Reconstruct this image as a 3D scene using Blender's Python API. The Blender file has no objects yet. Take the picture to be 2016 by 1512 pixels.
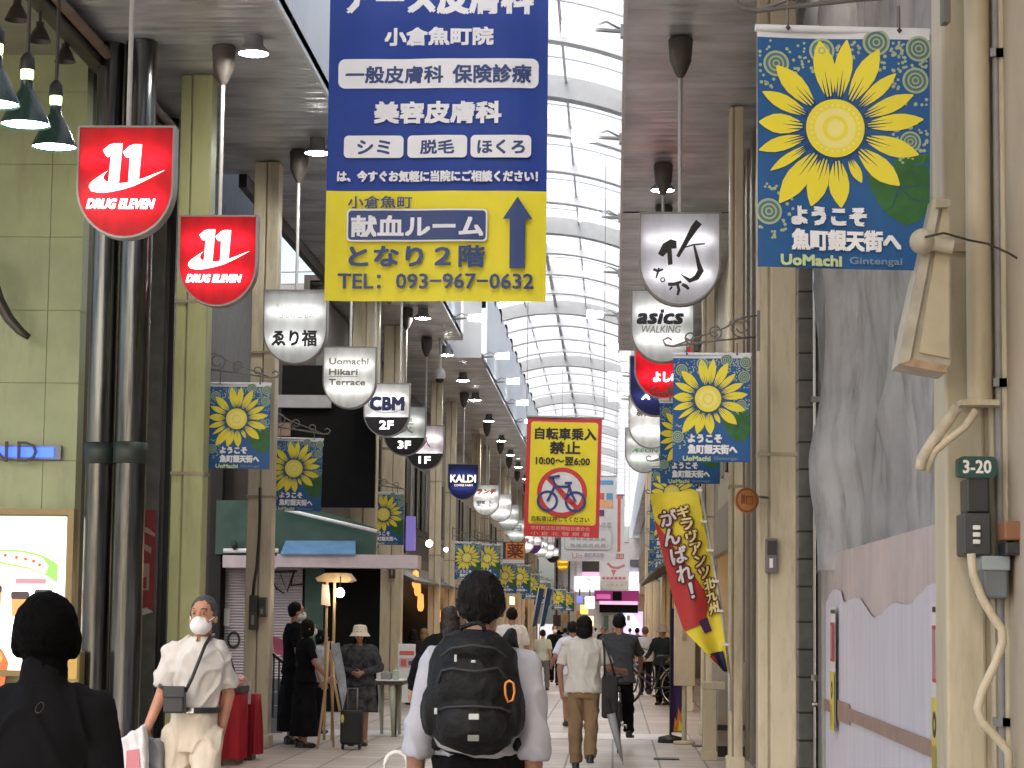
import bpy, bmesh, math, random
from mathutils import Vector, Matrix, noise
from mathutils.geometry import tessellate_polygon
random.seed(7)
S = bpy.context.scene
COL = S.collection
V = Vector
# ---------------------------------------------------------------- camera
F, VPX, VPY, ROLL, EYE = 4500.0, 1208, 1213, 0.007, 1.57
CAM = V((0, 0, EYE))
_d = V(((VPX - 1008) / F, -(VPY - 756) / F, -1)).normalized()
_u = V((math.sin(ROLL), math.cos(ROLL), 0)); _u = (_u - _d * _u.dot(_d)).normalized()
_x = _d.cross(_u)
RT = Matrix((_x, _d, _u))                      # camera -> world
cd = bpy.data.cameras.new('camera'); cam = bpy.data.objects.new('camera', cd); COL.objects.link(cam)
cd.sensor_width = 36; cd.lens = 36 * F / 2016; cd.clip_start = 0.1; cd.clip_end = 3000
cam.matrix_world = Matrix.Translation(CAM) @ RT.to_4x4(); S.camera = cam
def at(px, py, Y):
    r = RT @ V(((px - 1008) / F, -(py - 756) / F, -1)); return CAM + r * (Y / r.y)
# ---------------------------------------------------------------- sky, sun, exposure
SUN_EL, SUN_AZ = math.radians(42), math.radians(192)
w = bpy.data.worlds.new('World'); S.world = w; w.use_nodes = True
wn = w.node_tree.nodes; sky = wn.new('ShaderNodeTexSky'); sky.sky_type = 'NISHITA'; sky.sun_disc = False
sky.sun_elevation = SUN_EL; sky.sun_rotation = SUN_AZ; sky.dust_density = 4; sky.air_density = 1.0; sky.ozone_density = .5
w.node_tree.links.new(sky.outputs[0], wn['Background'].inputs[0]); wn['Background'].inputs[1].default_value = 0.15
sl = bpy.data.lights.new('sun', 'SUN'); sl.energy = .75; sl.angle = math.radians(25); sl.color = (1, .96, .9)
sun = bpy.data.objects.new('sun', sl); COL.objects.link(sun)
_sd = V((math.sin(SUN_AZ) * math.cos(SUN_EL), math.cos(SUN_AZ) * math.cos(SUN_EL), math.sin(SUN_EL)))
sun.rotation_euler = _sd.to_track_quat('Z', 'Y').to_euler()
vs = S.view_settings; vs.view_transform = 'Standard'; vs.look = 'None'; vs.gamma = 1; vs.exposure = 1.28
S.cycles.use_denoising = True; S.cycles.max_bounces = 8; S.cycles.diffuse_bounces = 4; S.cycles.transparent_max_bounces = 12
S.cycles.sample_clamp_indirect = 8
# ---------------------------------------------------------------- materials
_mc = {}
def M(name, c, r=.6, me=0., var=.12, sc=5., bump=0., bsc=40., st=(1, 1, 1), coat=0., spec=.5, dirt_shade=0.):
    if name in _mc: return _mc[name]
    m = bpy.data.materials.new(name); m.use_nodes = True; nt = m.node_tree; n = nt.nodes; L = nt.links.new
    b = n['Principled BSDF']; b.inputs['Roughness'].default_value = r; b.inputs['Metallic'].default_value = me
    b.inputs['Coat Weight'].default_value = coat; b.inputs['Specular IOR Level'].default_value = spec
    tc = n.new('ShaderNodeTexCoord'); mp = n.new('ShaderNodeMapping'); mp.inputs[3].default_value = st; L(tc.outputs['Object'], mp.inputs[0])
    nz = n.new('ShaderNodeTexNoise'); nz.inputs['Scale'].default_value = sc; nz.inputs['Detail'].default_value = 6; nz.inputs['Roughness'].default_value = .62; L(mp.outputs[0], nz.inputs[0])
    rp = n.new('ShaderNodeValToRGB'); rp.color_ramp.elements[0].position = .3; rp.color_ramp.elements[1].position = .7
    rp.color_ramp.elements[0].color = [min(1, x * (1 - var)) for x in c] + [1]; rp.color_ramp.elements[1].color = [min(1, x * (1 + var)) for x in c] + [1]
    L(nz.outputs[0], rp.inputs[0]); L(rp.outputs[0], b.inputs['Base Color'])
    if dirt_shade:                                   # old stains and runs; on the hanging sheet, painted crease shade
        m2 = n.new('ShaderNodeMapping'); m2.inputs[3].default_value = (4, 4, .7); L(tc.outputs['Object'], m2.inputs[0]); nd = n.new('ShaderNodeTexNoise'); nd.inputs['Scale'].default_value = 1.6; nd.inputs['Detail'].default_value = 9; nd.inputs['Roughness'].default_value = .7; L(m2.outputs[0], nd.inputs[0])
        rd = n.new('ShaderNodeValToRGB'); rd.color_ramp.elements[0].position = .5; rd.color_ramp.elements[1].position = .74; rd.color_ramp.elements[0].color = (0, 0, 0, 1); rd.color_ramp.elements[1].color = (dirt_shade, dirt_shade, dirt_shade, 1); L(nd.outputs[0], rd.inputs[0])
        xd = n.new('ShaderNodeMix'); xd.data_type = 'RGBA'; L(rd.outputs[0], xd.inputs[0]); L(rp.outputs[0], xd.inputs[6]); xd.inputs[7].default_value = (c[0] * .35, c[1] * .3, c[2] * .25, 1); L(xd.outputs[2], b.inputs['Base Color'])
    if bump:
        nb = n.new('ShaderNodeTexNoise'); nb.inputs['Scale'].default_value = bsc; nb.inputs['Detail'].default_value = 4; L(mp.outputs[0], nb.inputs[0])
        bp = n.new('ShaderNodeBump'); bp.inputs['Strength'].default_value = bump; bp.inputs['Distance'].default_value = .02; L(nb.outputs[0], bp.inputs['Height']); L(bp.outputs[0], b.inputs['Normal'])
    _mc[name] = m; return m
def EM(name, c, s):
    if name in _mc: return _mc[name]
    m = bpy.data.materials.new(name); m.use_nodes = True; b = m.node_tree.nodes['Principled BSDF']
    b.inputs['Base Color'].default_value = (*c, 1); b.inputs['Emission Color'].default_value = (*c, 1); b.inputs['Emission Strength'].default_value = s
    _mc[name] = m; return m
def TL(name, c, k=.75, tint=None):            # acrylic sign face: lets the tubes behind it glow through
    if name in _mc: return _mc[name]
    m = bpy.data.materials.new(name); m.use_nodes = True; nt = m.node_tree; n = nt.nodes; L = nt.links.new
    b = n['Principled BSDF']; b.inputs['Base Color'].default_value = (*c, 1); b.inputs['Roughness'].default_value = .35
    t = n.new('ShaderNodeBsdfTranslucent'); t.inputs[0].default_value = (*(tint or c), 1)
    tc = n.new('ShaderNodeTexCoord'); mp = n.new('ShaderNodeMapping'); mp.inputs[3].default_value = (5, 5, 1.6); nz = n.new('ShaderNodeTexNoise'); nz.inputs['Scale'].default_value = 1.8; nz.inputs['Detail'].default_value = 8; rp = n.new('ShaderNodeValToRGB'); rp.color_ramp.elements[0].position = .32; rp.color_ramp.elements[0].color = (.74, .73, .70, 1); rp.color_ramp.elements[1].position = .6
    mm = n.new('ShaderNodeMix'); mm.data_type = 'RGBA'; mm.blend_type = 'MULTIPLY'; mm.inputs[0].default_value = 1; mm.inputs[6].default_value = (*(tint or c), 1); L(tc.outputs['Object'], mp.inputs[0]); L(mp.outputs[0], nz.inputs[0]); L(nz.outputs[0], rp.inputs[0]); L(rp.outputs[0], mm.inputs[7]); L(mm.outputs[2], t.inputs[0])
    x = n.new('ShaderNodeMixShader'); x.inputs[0].default_value = k; L(b.outputs[0], x.inputs[1]); L(t.outputs[0], x.inputs[2]); L(x.outputs[0], n['Material Output'].inputs[0])
    _mc[name] = m; return m
WHITE = M('white paint', (.78, .78, .76), .45, var=.05)
OFFW = M('off white plastic', (.7, .7, .68), .5, var=.06)
CREAM = M('cream painted steel', (.49, .435, .305), .5, var=.16, sc=2.2, bump=.05, bsc=14, st=(1, 1, .35), dirt_shade=.55)
CREAM_LIT = M('cream steel lightened as lit', (.64, .565, .41), .5, var=.14, sc=2.2, bump=.05, bsc=14, st=(1, 1, .35), dirt_shade=.6)  # same cream, lightened to stand in for light on the deeper columns
CREAMD = M('cream painted steel seam', (.36, .30, .21), .55, var=.25, sc=4)
DARK = M('dark void paint', (.004, .004, .004), .7, var=.3, spec=.1)
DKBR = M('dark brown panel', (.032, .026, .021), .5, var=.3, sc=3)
BROWN = M('brown panel', (.15, .105, .075), .55, var=.25, sc=3)
GREY = M('grey paint', (.25, .25, .25), .55, var=.15)
LGREY = M('light grey cladding', (.24, .24, .245), .6, var=.12, sc=3)
STEEL = M('brushed stainless steel', (.105, .108, .108), .18, .9, var=.6, sc=3, st=(6, 6, .35))  # tone streaks put in for the pillars' streaky reflections
IRON = M('wrought iron', (.16, .155, .14), .55, .4)
BLACK = M('black paint', (.012, .012, .012), .45)
BLACKP = M('black plastic', (.022, .022, .024), .4)
WOOD = M('pale wood', (.52, .36, .2), .6, var=.2, sc=9, st=(1, 1, .2))
RUBBER = M('tyre rubber', (.015, .015, .015), .8)
CHROME = M('chrome', (.55, .55, .55), .2, 1.)
SKIN = M('skin', (.42, .225, .145), .55, var=.12, sc=14)
SKIN2 = M('tanned skin', (.33, .17, .11), .55, var=.14, sc=14)
HAIR = M('black hair', (.005, .0045, .004), .6, spec=.2, var=.4, sc=60, bump=.5, bsc=120, st=(1, 1, .25))
HAIRG = M('greying hair', (.06, .056, .052), .7, var=.45, sc=40, bump=.5, bsc=120)
HAIRB = M('brown hair', (.10, .055, .025), .5, var=.4, sc=60, bump=.5, bsc=120)
MASK = M('white mask cloth', (.76, .76, .76), .8, var=.03)
def cloth(n, c, var=.12): return M(n, c, .9, var=var, sc=4, bump=.25, bsc=9, spec=.15)
# ---------------------------------------------------------------- mesh helpers
class MB:
    def __init__(s): s.bm = bmesh.new(); s.ms = []
    def mi(s, m):
        if m not in s.ms: s.ms.append(m)
        return s.ms.index(m)
    def faces(s, vs, fs, m, smooth=False):
        k = s.mi(m); bv = [s.bm.verts.new(v) for v in vs]
        for f in fs:
            try: q = s.bm.faces.new([bv[i] for i in f])
            except ValueError: continue
            q.material_index = k; q.smooth = smooth
    def box(s, a, b, m, bev=0.):
        x0, x1 = sorted((a[0], b[0])); y0, y1 = sorted((a[1], b[1])); z0, z1 = sorted((a[2], b[2]))
        if bev <= 0:
            vs = [(x, y, z) for z in (z0, z1) for y in (y0, y1) for x in (x0, x1)]
            s.faces(vs, [(0, 2, 3, 1), (4, 5, 7, 6), (0, 1, 5, 4), (2, 6, 7, 3), (0, 4, 6, 2), (1, 3, 7, 5)], m); return s
        t = bmesh.new(); bmesh.ops.create_cube(t, size=1)
        for v in t.verts: v.co = V(((x0 + x1) / 2 + v.co.x * (x1 - x0), (y0 + y1) / 2 + v.co.y * (y1 - y0), (z0 + z1) / 2 + v.co.z * (z1 - z0)))
        bmesh.ops.bevel(t, geom=t.edges[:], offset=bev, segments=2, affect='EDGES', profile=.5)
        s.add(t, m); return s
    def add(s, t, m, mat=None, smooth=False):
        t.verts.index_update(); s.faces([(mat @ v.co if mat else v.co.copy()) for v in t.verts], [[v.index for v in f.verts] for f in t.faces], m, smooth); t.free()
    def tube(s, p0, p1, r0, r1, m, n=12):
        p0, p1 = V(p0), V(p1); q = (p1 - p0).to_track_quat('Z', 'Y')
        vs = [p + q @ V((r * math.cos(2 * math.pi * i / n), r * math.sin(2 * math.pi * i / n), 0)) for p, r in ((p0, r0), (p1, r1)) for i in range(n)]
        fs = [(i, (i + 1) % n, n + (i + 1) % n, n + i) for i in range(n)]
        s.faces(vs, fs, m, True); s.faces(vs[:n][::-1], [range(n)], m); s.faces(vs[n:], [range(n)], m); return s
    def path(s, pts, r, m, n=8, closed=False):
        pts = [V(p) for p in pts]; k = len(pts); vs = []; rr = r if isinstance(r, (list, tuple)) else [r] * k; ref = None
        for i, p in enumerate(pts):
            t = (pts[(i + 1) % k] - pts[i - 1]) if closed else (pts[min(i + 1, k - 1)] - pts[max(i - 1, 0)])
            t.normalize()
            if ref is None: ref = t.orthogonal().normalized()
            ref = (ref - t * ref.dot(t)); ref = ref.normalized() if ref.length > 1e-5 else t.orthogonal().normalized()
            b = t.cross(ref)
            vs += [p + (ref * math.cos(2 * math.pi * j / n) + b * math.sin(2 * math.pi * j / n)) * rr[i] for j in range(n)]
        fs = [(i * n + j, i * n + (j + 1) % n, ((i + 1) % k) * n + (j + 1) % n, ((i + 1) % k) * n + j) for i in range(k if closed else k - 1) for j in range(n)]
        if not closed: fs += [list(range(n))[::-1], list(range((k - 1) * n, k * n))]
        s.faces(vs, fs, m, True); return s
    def lathe(s, c, prof, m, n=20):
        c = V(c); vs = [c + V((r * math.cos(2 * math.pi * i / n), r * math.sin(2 * math.pi * i / n), z)) for r, z in prof for i in range(n)]
        fs = [(k * n + i, k * n + (i + 1) % n, (k + 1) * n + (i + 1) % n, (k + 1) * n + i) for k in range(len(prof) - 1) for i in range(n)]
        s.faces(vs, fs, m, True); return s
    def ell(s, c, r, m, rot=None, u=16, v=10):
        t = bmesh.new(); bmesh.ops.create_uvsphere(t, u_segments=u, v_segments=v, radius=1)
        if isinstance(r, (int, float)): r = (r, r, r)
        s.add(t, m, Matrix.Translation(V(c)) @ (rot.to_4x4() if rot else Matrix.Identity(4)) @ Matrix.Diagonal((*r, 1)), True); return s
    def poly(s, pts, m):
        pts = [V(p) for p in pts]; s.faces(pts, tessellate_polygon([pts]), m); return s
    def prism(s, pts, dv, m):                  # extruded outline
        pts = [V(p) for p in pts]; dv = V(dv); n = len(pts); tri = tessellate_polygon([pts])
        s.faces(pts, tri, m); s.faces([p + dv for p in pts], tri, m)
        s.faces(pts + [p + dv for p in pts], [(i, (i + 1) % n, n + (i + 1) % n, n + i) for i in range(n)], m); return s
    def quad(s, a, b, c, d, m): s.faces([a, b, c, d], [(0, 1, 2, 3)], m); return s
    def build(s, name, parent=None, loc=None, mods=None):
        me = bpy.data.meshes.new(name); bmesh.ops.recalc_face_normals(s.bm, faces=s.bm.faces[:]) if mods is None else None
        s.bm.to_mesh(me); s.bm.free()
        for m in s.ms: me.materials.append(m)
        o = bpy.data.objects.new(name, me); COL.objects.link(o)
        if loc is not None: me.transform(Matrix.Translation(-V(loc))); o.location = loc
        if parent: adopt(o, parent)
        return o
def wm(o):
    b = Matrix.LocRotScale(o.location, o.rotation_euler, o.scale)
    return wm(o.parent) @ o.matrix_parent_inverse @ b if o.parent else b
def adopt(o, p): o.parent = p; o.matrix_parent_inverse = wm(p).inverted()
def tag(o, label, cat, group=None, kind=None):
    o['label'] = label; o['category'] = cat
    if group: o['group'] = group
    if kind: o['kind'] = kind
    return o
def thing(name, loc, label, cat, group=None):
    o = bpy.data.objects.new(name, None); COL.objects.link(o); o.location = loc; o.empty_display_size = .1; return tag(o, label, cat, group)
def struct(o): o['kind'] = 'structure'; return o
def dup(src, loc, label, rz=None):             # copy of a thing with its parts and sub-parts
    r = src.copy(); COL.objects.link(r); r.location = loc; r['label'] = label
    if rz is not None: r.rotation_euler = (0, 0, rz)
    def rec(a, b):
        for c in a.children:
            k = c.copy(); COL.objects.link(k); k.parent = b; k.matrix_parent_inverse = c.matrix_parent_inverse.copy(); rec(c, k)
    rec(src, r); return r
_tc = {}
def glyphs(s):
    if s in _tc: return _tc[s]
    c = bpy.data.curves.new('t', 'FONT'); c.body = s; c.resolution_u = 2
    o = bpy.data.objects.new('t', c); COL.objects.link(o); dg = bpy.context.evaluated_depsgraph_get(); dg.update()
    me = bpy.data.meshes.new_from_object(o.evaluated_get(dg))
    vs = [v.co.copy() for v in me.vertices]; fs = [tuple(p.vertices) for p in me.polygons]
    bpy.data.objects.remove(o); bpy.data.curves.remove(c); bpy.data.meshes.remove(me)
    x0 = min(v.x for v in vs); x1 = max(v.x for v in vs); y0 = min(v.y for v in vs); y1 = max(v.y for v in vs)
    _tc[s] = ([((v.x - x0) / max(x1 - x0, 1e-6), (v.y - y0) / max(y1 - y0, 1e-6)) for v in vs], fs); return _tc[s]
class Print(MB):
    """flat artwork drawn in its own 2-D units (u right, v down); mapped to x,z with layers 1.2 mm apart toward -y"""
    def __init__(s, u0, v0, k, step=.0012, y=0., fn=None): super().__init__(); s.u0, s.v0, s.k, s.st, s.y, s.n, s.fn = u0, v0, k, step, y, 0, fn
    def p(s, u, v): 
        return V(((u - s.u0) * s.k, s.y - s.n * s.st, (s.v0 - v) * s.k))
    def build(s, *a, **k):
        if s.fn:                                # cut every layer along one common grid, then bend the sheet
            xs = [v.co.x for v in s.bm.verts]; zs = [v.co.z for v in s.bm.verts]
            for ax, lo, hi, n in ((0, min(xs), max(xs), 22), (2, min(zs), max(zs), 12)):
                for i in range(1, n):
                    c = V((0, 0, 0)); c[ax] = lo + (hi - lo) * i / n; q = V((0, 0, 0)); q[ax] = 1
                    bmesh.ops.bisect_plane(s.bm, geom=s.bm.verts[:] + s.bm.edges[:] + s.bm.faces[:], dist=1e-6, plane_co=c, plane_no=q)
            for v in s.bm.verts: v.co.y += s.fn(v.co.x, v.co.z)
        return super().build(*a, **k)
    def rect(s, a, b, c, d, m, nx=1, ny=1, r=0):
        s.n += 1
        if r:
            pts = []
            for (cx, cy, a0) in ((c - r, b + r, -90), (c - r, d - r, 0), (a + r, d - r, 90), (a + r, b + r, 180)):
                pts += [(cx + r * math.cos(math.radians(a0 + t)), cy + r * math.sin(math.radians(a0 + t))) for t in range(0, 91, 15)]
            return s.pg(pts, m, False)
        vs = [s.p(a + (c - a) * i / nx, b + (d - b) * j / ny) for j in range(ny + 1) for i in range(nx + 1)]
        s.faces(vs, [(j * (nx + 1) + i, j * (nx + 1) + i + 1, (j + 1) * (nx + 1) + i + 1, (j + 1) * (nx + 1) + i) for j in range(ny) for i in range(nx)], m); return s
    def pg(s, pts, m, nl=True):
        if nl: s.n += 1
        P = [V((a, b, 0)) for a, b in pts]; s.faces([s.p(a, b) for a, b in pts], tessellate_polygon([P]), m); return s
    def disc(s, cu, cv, r, m, n=28, nl=True, ry=None): return s.pg([(cu + r * math.cos(2 * math.pi * i / n), cv + (ry or r) * math.sin(2 * math.pi * i / n)) for i in range(n)], m, nl)
    def ring(s, cu, cv, r, r2, m, n=32, ry=None):
        s.n += 1; q = (ry or r) / r; vs = [s.p(cu + a * math.cos(2 * math.pi * i / n), cv + a * q * math.sin(2 * math.pi * i / n)) for a in (r, r2) for i in range(n)]
        s.faces(vs, [(i, (i + 1) % n, n + (i + 1) % n, n + i) for i in range(n)], m); return s
    def line(s, pts, w, m, nl=True):
        if nl: s.n += 1
        w = w if isinstance(w, (list, tuple)) else [w] * len(pts); L, R = [], []
        for i, p in enumerate(pts):
            a = pts[max(i - 1, 0)]; b = pts[min(i + 1, len(pts) - 1)]; dx, dy = b[0] - a[0], b[1] - a[1]; q = math.hypot(dx, dy) or 1
            L.append((p[0] - dy / q * w[i] / 2, p[1] + dx / q * w[i] / 2)); R.append((p[0] + dy / q * w[i] / 2, p[1] - dx / q * w[i] / 2))
        k = len(pts); vs = [s.p(*q) for q in L + R]; s.faces(vs, [(i, i + 1, k + i + 1, k + i) for i in range(k - 1)], m); return s
    def text(s, t, a, b, c, d, m, bold=0, slant=0):
        g, fs = glyphs(t); h = d - b
        for (du, dv) in ([(0, 0)] if not bold else [(-bold, -bold), (bold, -bold), (-bold, bold), (bold, bold), (0, 0)]):
            s.n += .35 if bold else 1
            s.faces([s.p(a + x * (c - a) + du + slant * (y - .5) * h, d - y * h + dv) for x, y in g], fs, m)
        s.n = math.ceil(s.n); return s
    def vtext(s, t, cu, v0, sz, gap, m, bold=0):
        for i, ch in enumerate(t): s.text(ch, cu - sz / 2, v0 + i * (sz + gap), cu + sz / 2, v0 + i * (sz + gap) + sz, m, bold); s.n -= 1
        s.n += 1; return s
# ---------------------------------------------------------------- ground
def tile_mat():
    m = bpy.data.materials.new('stone paving'); m.use_nodes = True; nt = m.node_tree; n = nt.nodes; L = nt.links.new; b = n['Principled BSDF']
    tc = n.new('ShaderNodeTexCoord'); br = n.new('ShaderNodeTexBrick'); br.offset = 0; br.inputs['Scale'].default_value = 1
    br.inputs['Brick Width'].default_value = .5; br.inputs['Row Height'].default_value = .5; br.inputs['Mortar Size'].default_value = .012
    br.inputs['Color1'].default_value = (.64, .55, .48, 1); br.inputs['Color2'].default_value = (.55, .47, .41, 1); br.inputs['Mortar'].default_value = (.17, .145, .125, 1)
    nz = n.new('ShaderNodeTexNoise'); nz.inputs['Scale'].default_value = .9; nz.inputs['Detail'].default_value = 8; mx = n.new('ShaderNodeMix'); mx.data_type = 'RGBA'; mx.blend_type = 'MULTIPLY'; mx.inputs[0].default_value = .6
    rp = n.new('ShaderNodeValToRGB'); rp.color_ramp.elements[0].position = .3; rp.color_ramp.elements[0].color = (.55, .52, .5, 1); rp.color_ramp.elements[1].position = .65
    L(tc.outputs['Object'], br.inputs[0]); L(tc.outputs['Object'], nz.inputs[0]); L(nz.outputs[0], rp.inputs[0]); L(br.outputs[0], mx.inputs[6]); L(rp.outputs[0], mx.inputs[7]); L(mx.outputs[2], b.inputs['Base Color'])
    b.inputs['Roughness'].default_value = .42; return m
TILE = tile_mat()
b = MB(); b.quad((-80, -60, 0), (80, -60, 0), (80, 420, 0), (-80, 420, 0), TILE); struct(b.build('pavement'))
PALE = M('white stone paving band', (.72, .68, .64), .4, var=.08, sc=2)
b = MB()
for y0, y1 in ((29.6, 31.0), (46, 47.6), (70, 71.5)): b.quad((-4.0, y0, .004), (1.0, y0, .004), (1.0, y1, .004), (-4.0, y1, .004), PALE)
struct(b.build('paving_bands'))
b = MB(); b.quad((-60, 27.6, .008), (-4.9, 27.6, .008), (-4.9, 36.4, .008), (-60, 36.4, .008), M('asphalt', (.06, .06, .06), .8, var=.2)); struct(b.build('side_road'))
# drain grate
for (px, py) in ((1312, 1489), (1385, 1463)):
    Y = EYE * F / (py - VPY); c = at(px, py, Y); b = MB(); b.box((c.x - .14, Y - .12, .006), (c.x + .14, Y + .12, .014), DKBR)
    for i in range(6): b.box((c.x - .12, Y - .1 + i * .036, .014), (c.x + .12, Y - .085 + i * .036, .02), GREY)
    tag(b.build('drain_grate', loc=(c.x, Y, 0)), 'small dark drain grate in the paving ' + ('nearer the camera, right of the striding pedestrian' if px == 1312 else 'at the foot of the guard post'), 'drain grate', 'drain grates')
# ---------------------------------------------------------------- arcade roof
HS, XL, XR, YE = EYE + 5.33, -2.98, .085, 190.
def soffit_mat():
    m = bpy.data.materials.new('corrugated soffit'); m.use_nodes = True; nt = m.node_tree; n = nt.nodes; L = nt.links.new; b = n['Principled BSDF']
    tc = n.new('ShaderNodeTexCoord'); nz = n.new('ShaderNodeTexNoise'); nz.inputs['Scale'].default_value = 1.3; nz.inputs['Detail'].default_value = 5; L(tc.outputs['Object'], nz.inputs[0])
    rp = n.new('ShaderNodeValToRGB'); rp.color_ramp.elements[0].position = .35; rp.color_ramp.elements[0].color = (.36, .385, .42, 1); rp.color_ramp.elements[1].position = .7; rp.color_ramp.elements[1].color = (.68, .71, .75, 1)
    L(nz.outputs[0], rp.inputs[0]); L(rp.outputs[0], b.inputs['Base Color']); b.inputs['Metallic'].default_value = .5; b.inputs['Roughness'].default_value = .33
    mp = n.new('ShaderNodeMapping'); mp.inputs[3].default_value = (.9, 6, 1); L(tc.outputs['Object'], mp.inputs[0]); n2 = n.new('ShaderNodeTexNoise'); n2.inputs['Scale'].default_value = 1; n2.inputs['Detail'].default_value = 2; L(mp.outputs[0], n2.inputs[0])
    bp = n.new('ShaderNodeBump'); bp.inputs['Strength'].default_value = .8; bp.inputs['Distance'].default_value = .07; L(n2.outputs[0], bp.inputs['Height']); L(bp.outputs[0], b.inputs['Normal']); return m
SOF = soffit_mat()
RIBW = M('white painted roof steel', (.64, .67, .69), .4, var=.06)
RIBG = M('grey painted roof steel', (.38, .40, .415), .45, var=.08)
roof = thing('arcade_roof', (-1.45, 2, HS), 'long arcade roof of white curved ribs and glowing panels with dark corrugated soffits', 'arcade roof')
def soffit(x0, x1, y0, y1, z):
    b = MB(); k = max(1, int((y1 - y0) / .16)); vs = []; fs = []
    for i in range(k + 1):
        y = y0 + (y1 - y0) * i / k; zz = z + (.014 if i % 2 else 0); vs += [(x0, y, zz), (x1, y, zz)]
    fs = [(2 * i, 2 * i + 1, 2 * i + 3, 2 * i + 2) for i in range(k)]; b.faces(vs, fs, SOF)
    b.box((x0, y0, z + .03), (x1, y1, z + .12), DKBR)
    if x0 < -4: b.box((x0 - .1, y0, z - .16), (x0 - .002, y1, z + .12), DKBR)
    return b.build('soffit', roof)
soffit(-4.95, XL, -22, 27.4, HS); soffit(-4.52, XL, 27.41, 36.5, HS); soffit(-4.95, XL, 36.51, 44.3, HS); soffit(-4.95, -3.38, 44.32, 47.3, HS); soffit(-4.95, -2.8, 47.32, YE, HS)
soffit(XR, 1.66, -22, 30, HS); soffit(XR - .03, 1.66, 30.02, 46, HS); soffit(.45, 1.66, 46.02, 68, HS); soffit(1.25, 1.66, 68.02, YE, HS)
FAS = M('white fascia panel', (.62, .66, .69), .45, var=.05, sc=1.5)
b = MB()
for k in range(73):
    y = -23.1 + k * 2.9
    if y < 41.5 or y > 47.3:
        x = XL if y < 44 else -2.8
        b.box((x - .03, y, HS - .02), (x, y + 2.88, HS + 1.95), FAS)
b.box((-3.41, 44.3, HS - .01), (-3.38, 47.3, HS + 1.95), FAS); b.box((-3.38, 44.27, HS), (XL, 44.3, HS + 1.95), FAS); b.box((-3.38, 47.3, HS), (-2.8, 47.33, HS + 1.95), FAS)
b.build('fascia', roof)
b = MB(); b.box((XR - .035, -22, HS - .03), (XR, 46, HS + .3), RIBW); b.box((XR, -22, HS + .25), (XR + .05, 46, HS + 2.1), FAS); b.build('fascia', roof)
b = MB(); b.box((.42, 46, HS - .02), (.449, 68, HS + 1.9), FAS); b.box((1.22, 68, HS - .02), (1.249, YE, HS + 1.9), FAS); b.build('fascia', roof)
def arch(t): return V((-3.12 + 3.26 * t, 0, HS + 2.17 + .30 * (1 - (2 * t - 1) ** 2)))
NR = 62
ribm = {}
for kind, (wd, dp, mm) in {'white': (.24, .24, RIBW), 'grey': (.30, .32, RIBG)}.items():
    b = MB(); n = 16; vs = []
    for i in range(n + 1):
        p = arch(i / n); vs += [p + V((0, -wd / 2, -dp)), p + V((0, wd / 2, -dp)), p + V((0, wd / 2, 0)), p + V((0, -wd / 2, 0))]
    b.faces(vs, [(4 * i + j, 4 * i + (j + 1) % 4, 4 * i + 4 + (j + 1) % 4, 4 * i + 4 + j) for i in range(n) for j in range(4)], mm, False)
    ribm[kind] = b.build('rib')
for k in range(-9, NR):
    src = ribm['grey' if k % 4 == 1 else 'white']; o = src.copy(); COL.objects.link(o); o.location = (0, 5.5 + 3 * k, 0); adopt(o, roof); o.name = 'rib'
for o in ribm.values(): bpy.data.objects.remove(o)
for k in range(40):                            # small glazing bars between the ribs
    y = 5.5 + 3 * k + 1.5; b = MB(); pts = [arch(i / 14) + V((0, y, -.06)) for i in range(15)]; b.path(pts, .020, RIBW, 5); b.build('glazing_bar', roof)
for k in range(30):                            # dark boxes standing in for bracket shadows along the left springing
    y = 29 + 3 * k; b = MB(); b.box((-3.16, y - .75, HS + 1.80), (-2.80, y - .1, HS + 2.10), DARK); b.build('bracket_shadow', roof)
for t, m in ((.5, RIBG), (.27, RIBW), (.73, RIBW)):
    p = arch(t); b = MB(); b.box((p.x - (.035 if t == .5 else .018), -22, p.z - (.16 if t == .5 else .10)), (p.x + (.035 if t == .5 else .018), YE, p.z - .05), m); b.build('purlin', roof)
gm = bpy.data.materials.new('milky polycarbonate'); gm.use_nodes = True; nt = gm.node_tree; n = nt.nodes; L = nt.links.new
tr = n.new('ShaderNodeBsdfTransparent'); tr.inputs[0].default_value = (.97, .97, .97, 1); tl = n.new('ShaderNodeBsdfTranslucent'); tl.inputs[0].default_value = (.9, .9, .9, 1)
mx = n.new('ShaderNodeMixShader'); mx.inputs[0].default_value = .6; L(tr.outputs[0], mx.inputs[1]); L(tl.outputs[0], mx.inputs[2]); L(mx.outputs[0], n['Material Output'].inputs[0])
b = MB(); n = 16; vs = []
for i in range(n + 1): p = arch(i / n); vs += [V((p.x, -22, p.z + .02)), V((p.x, YE, p.z + .02))]
b.faces(vs, [(2 * i, 2 * i + 1, 2 * i + 3, 2 * i + 2) for i in range(n)], gm, True); b.build('glazing', roof)
b = MB(); b.quad((.13, 46, HS + 2.19), (1.6, 46, HS + 2.05), (1.6, YE, HS + 2.05), (.13, YE, HS + 2.19), gm); b.build('glazing', roof)
for k in range(14, NR - 12): y = 5.5 + 3 * k; b = MB(); b.prism([(.14, y - .07, HS + 2.17), (1.58, y - .07, HS + 2.03), (1.58, y - .07, HS + 1.85), (.14, y - .07, HS + 1.97)], (0, .14, 0), RIBW); b.build('rib', roof)
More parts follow.
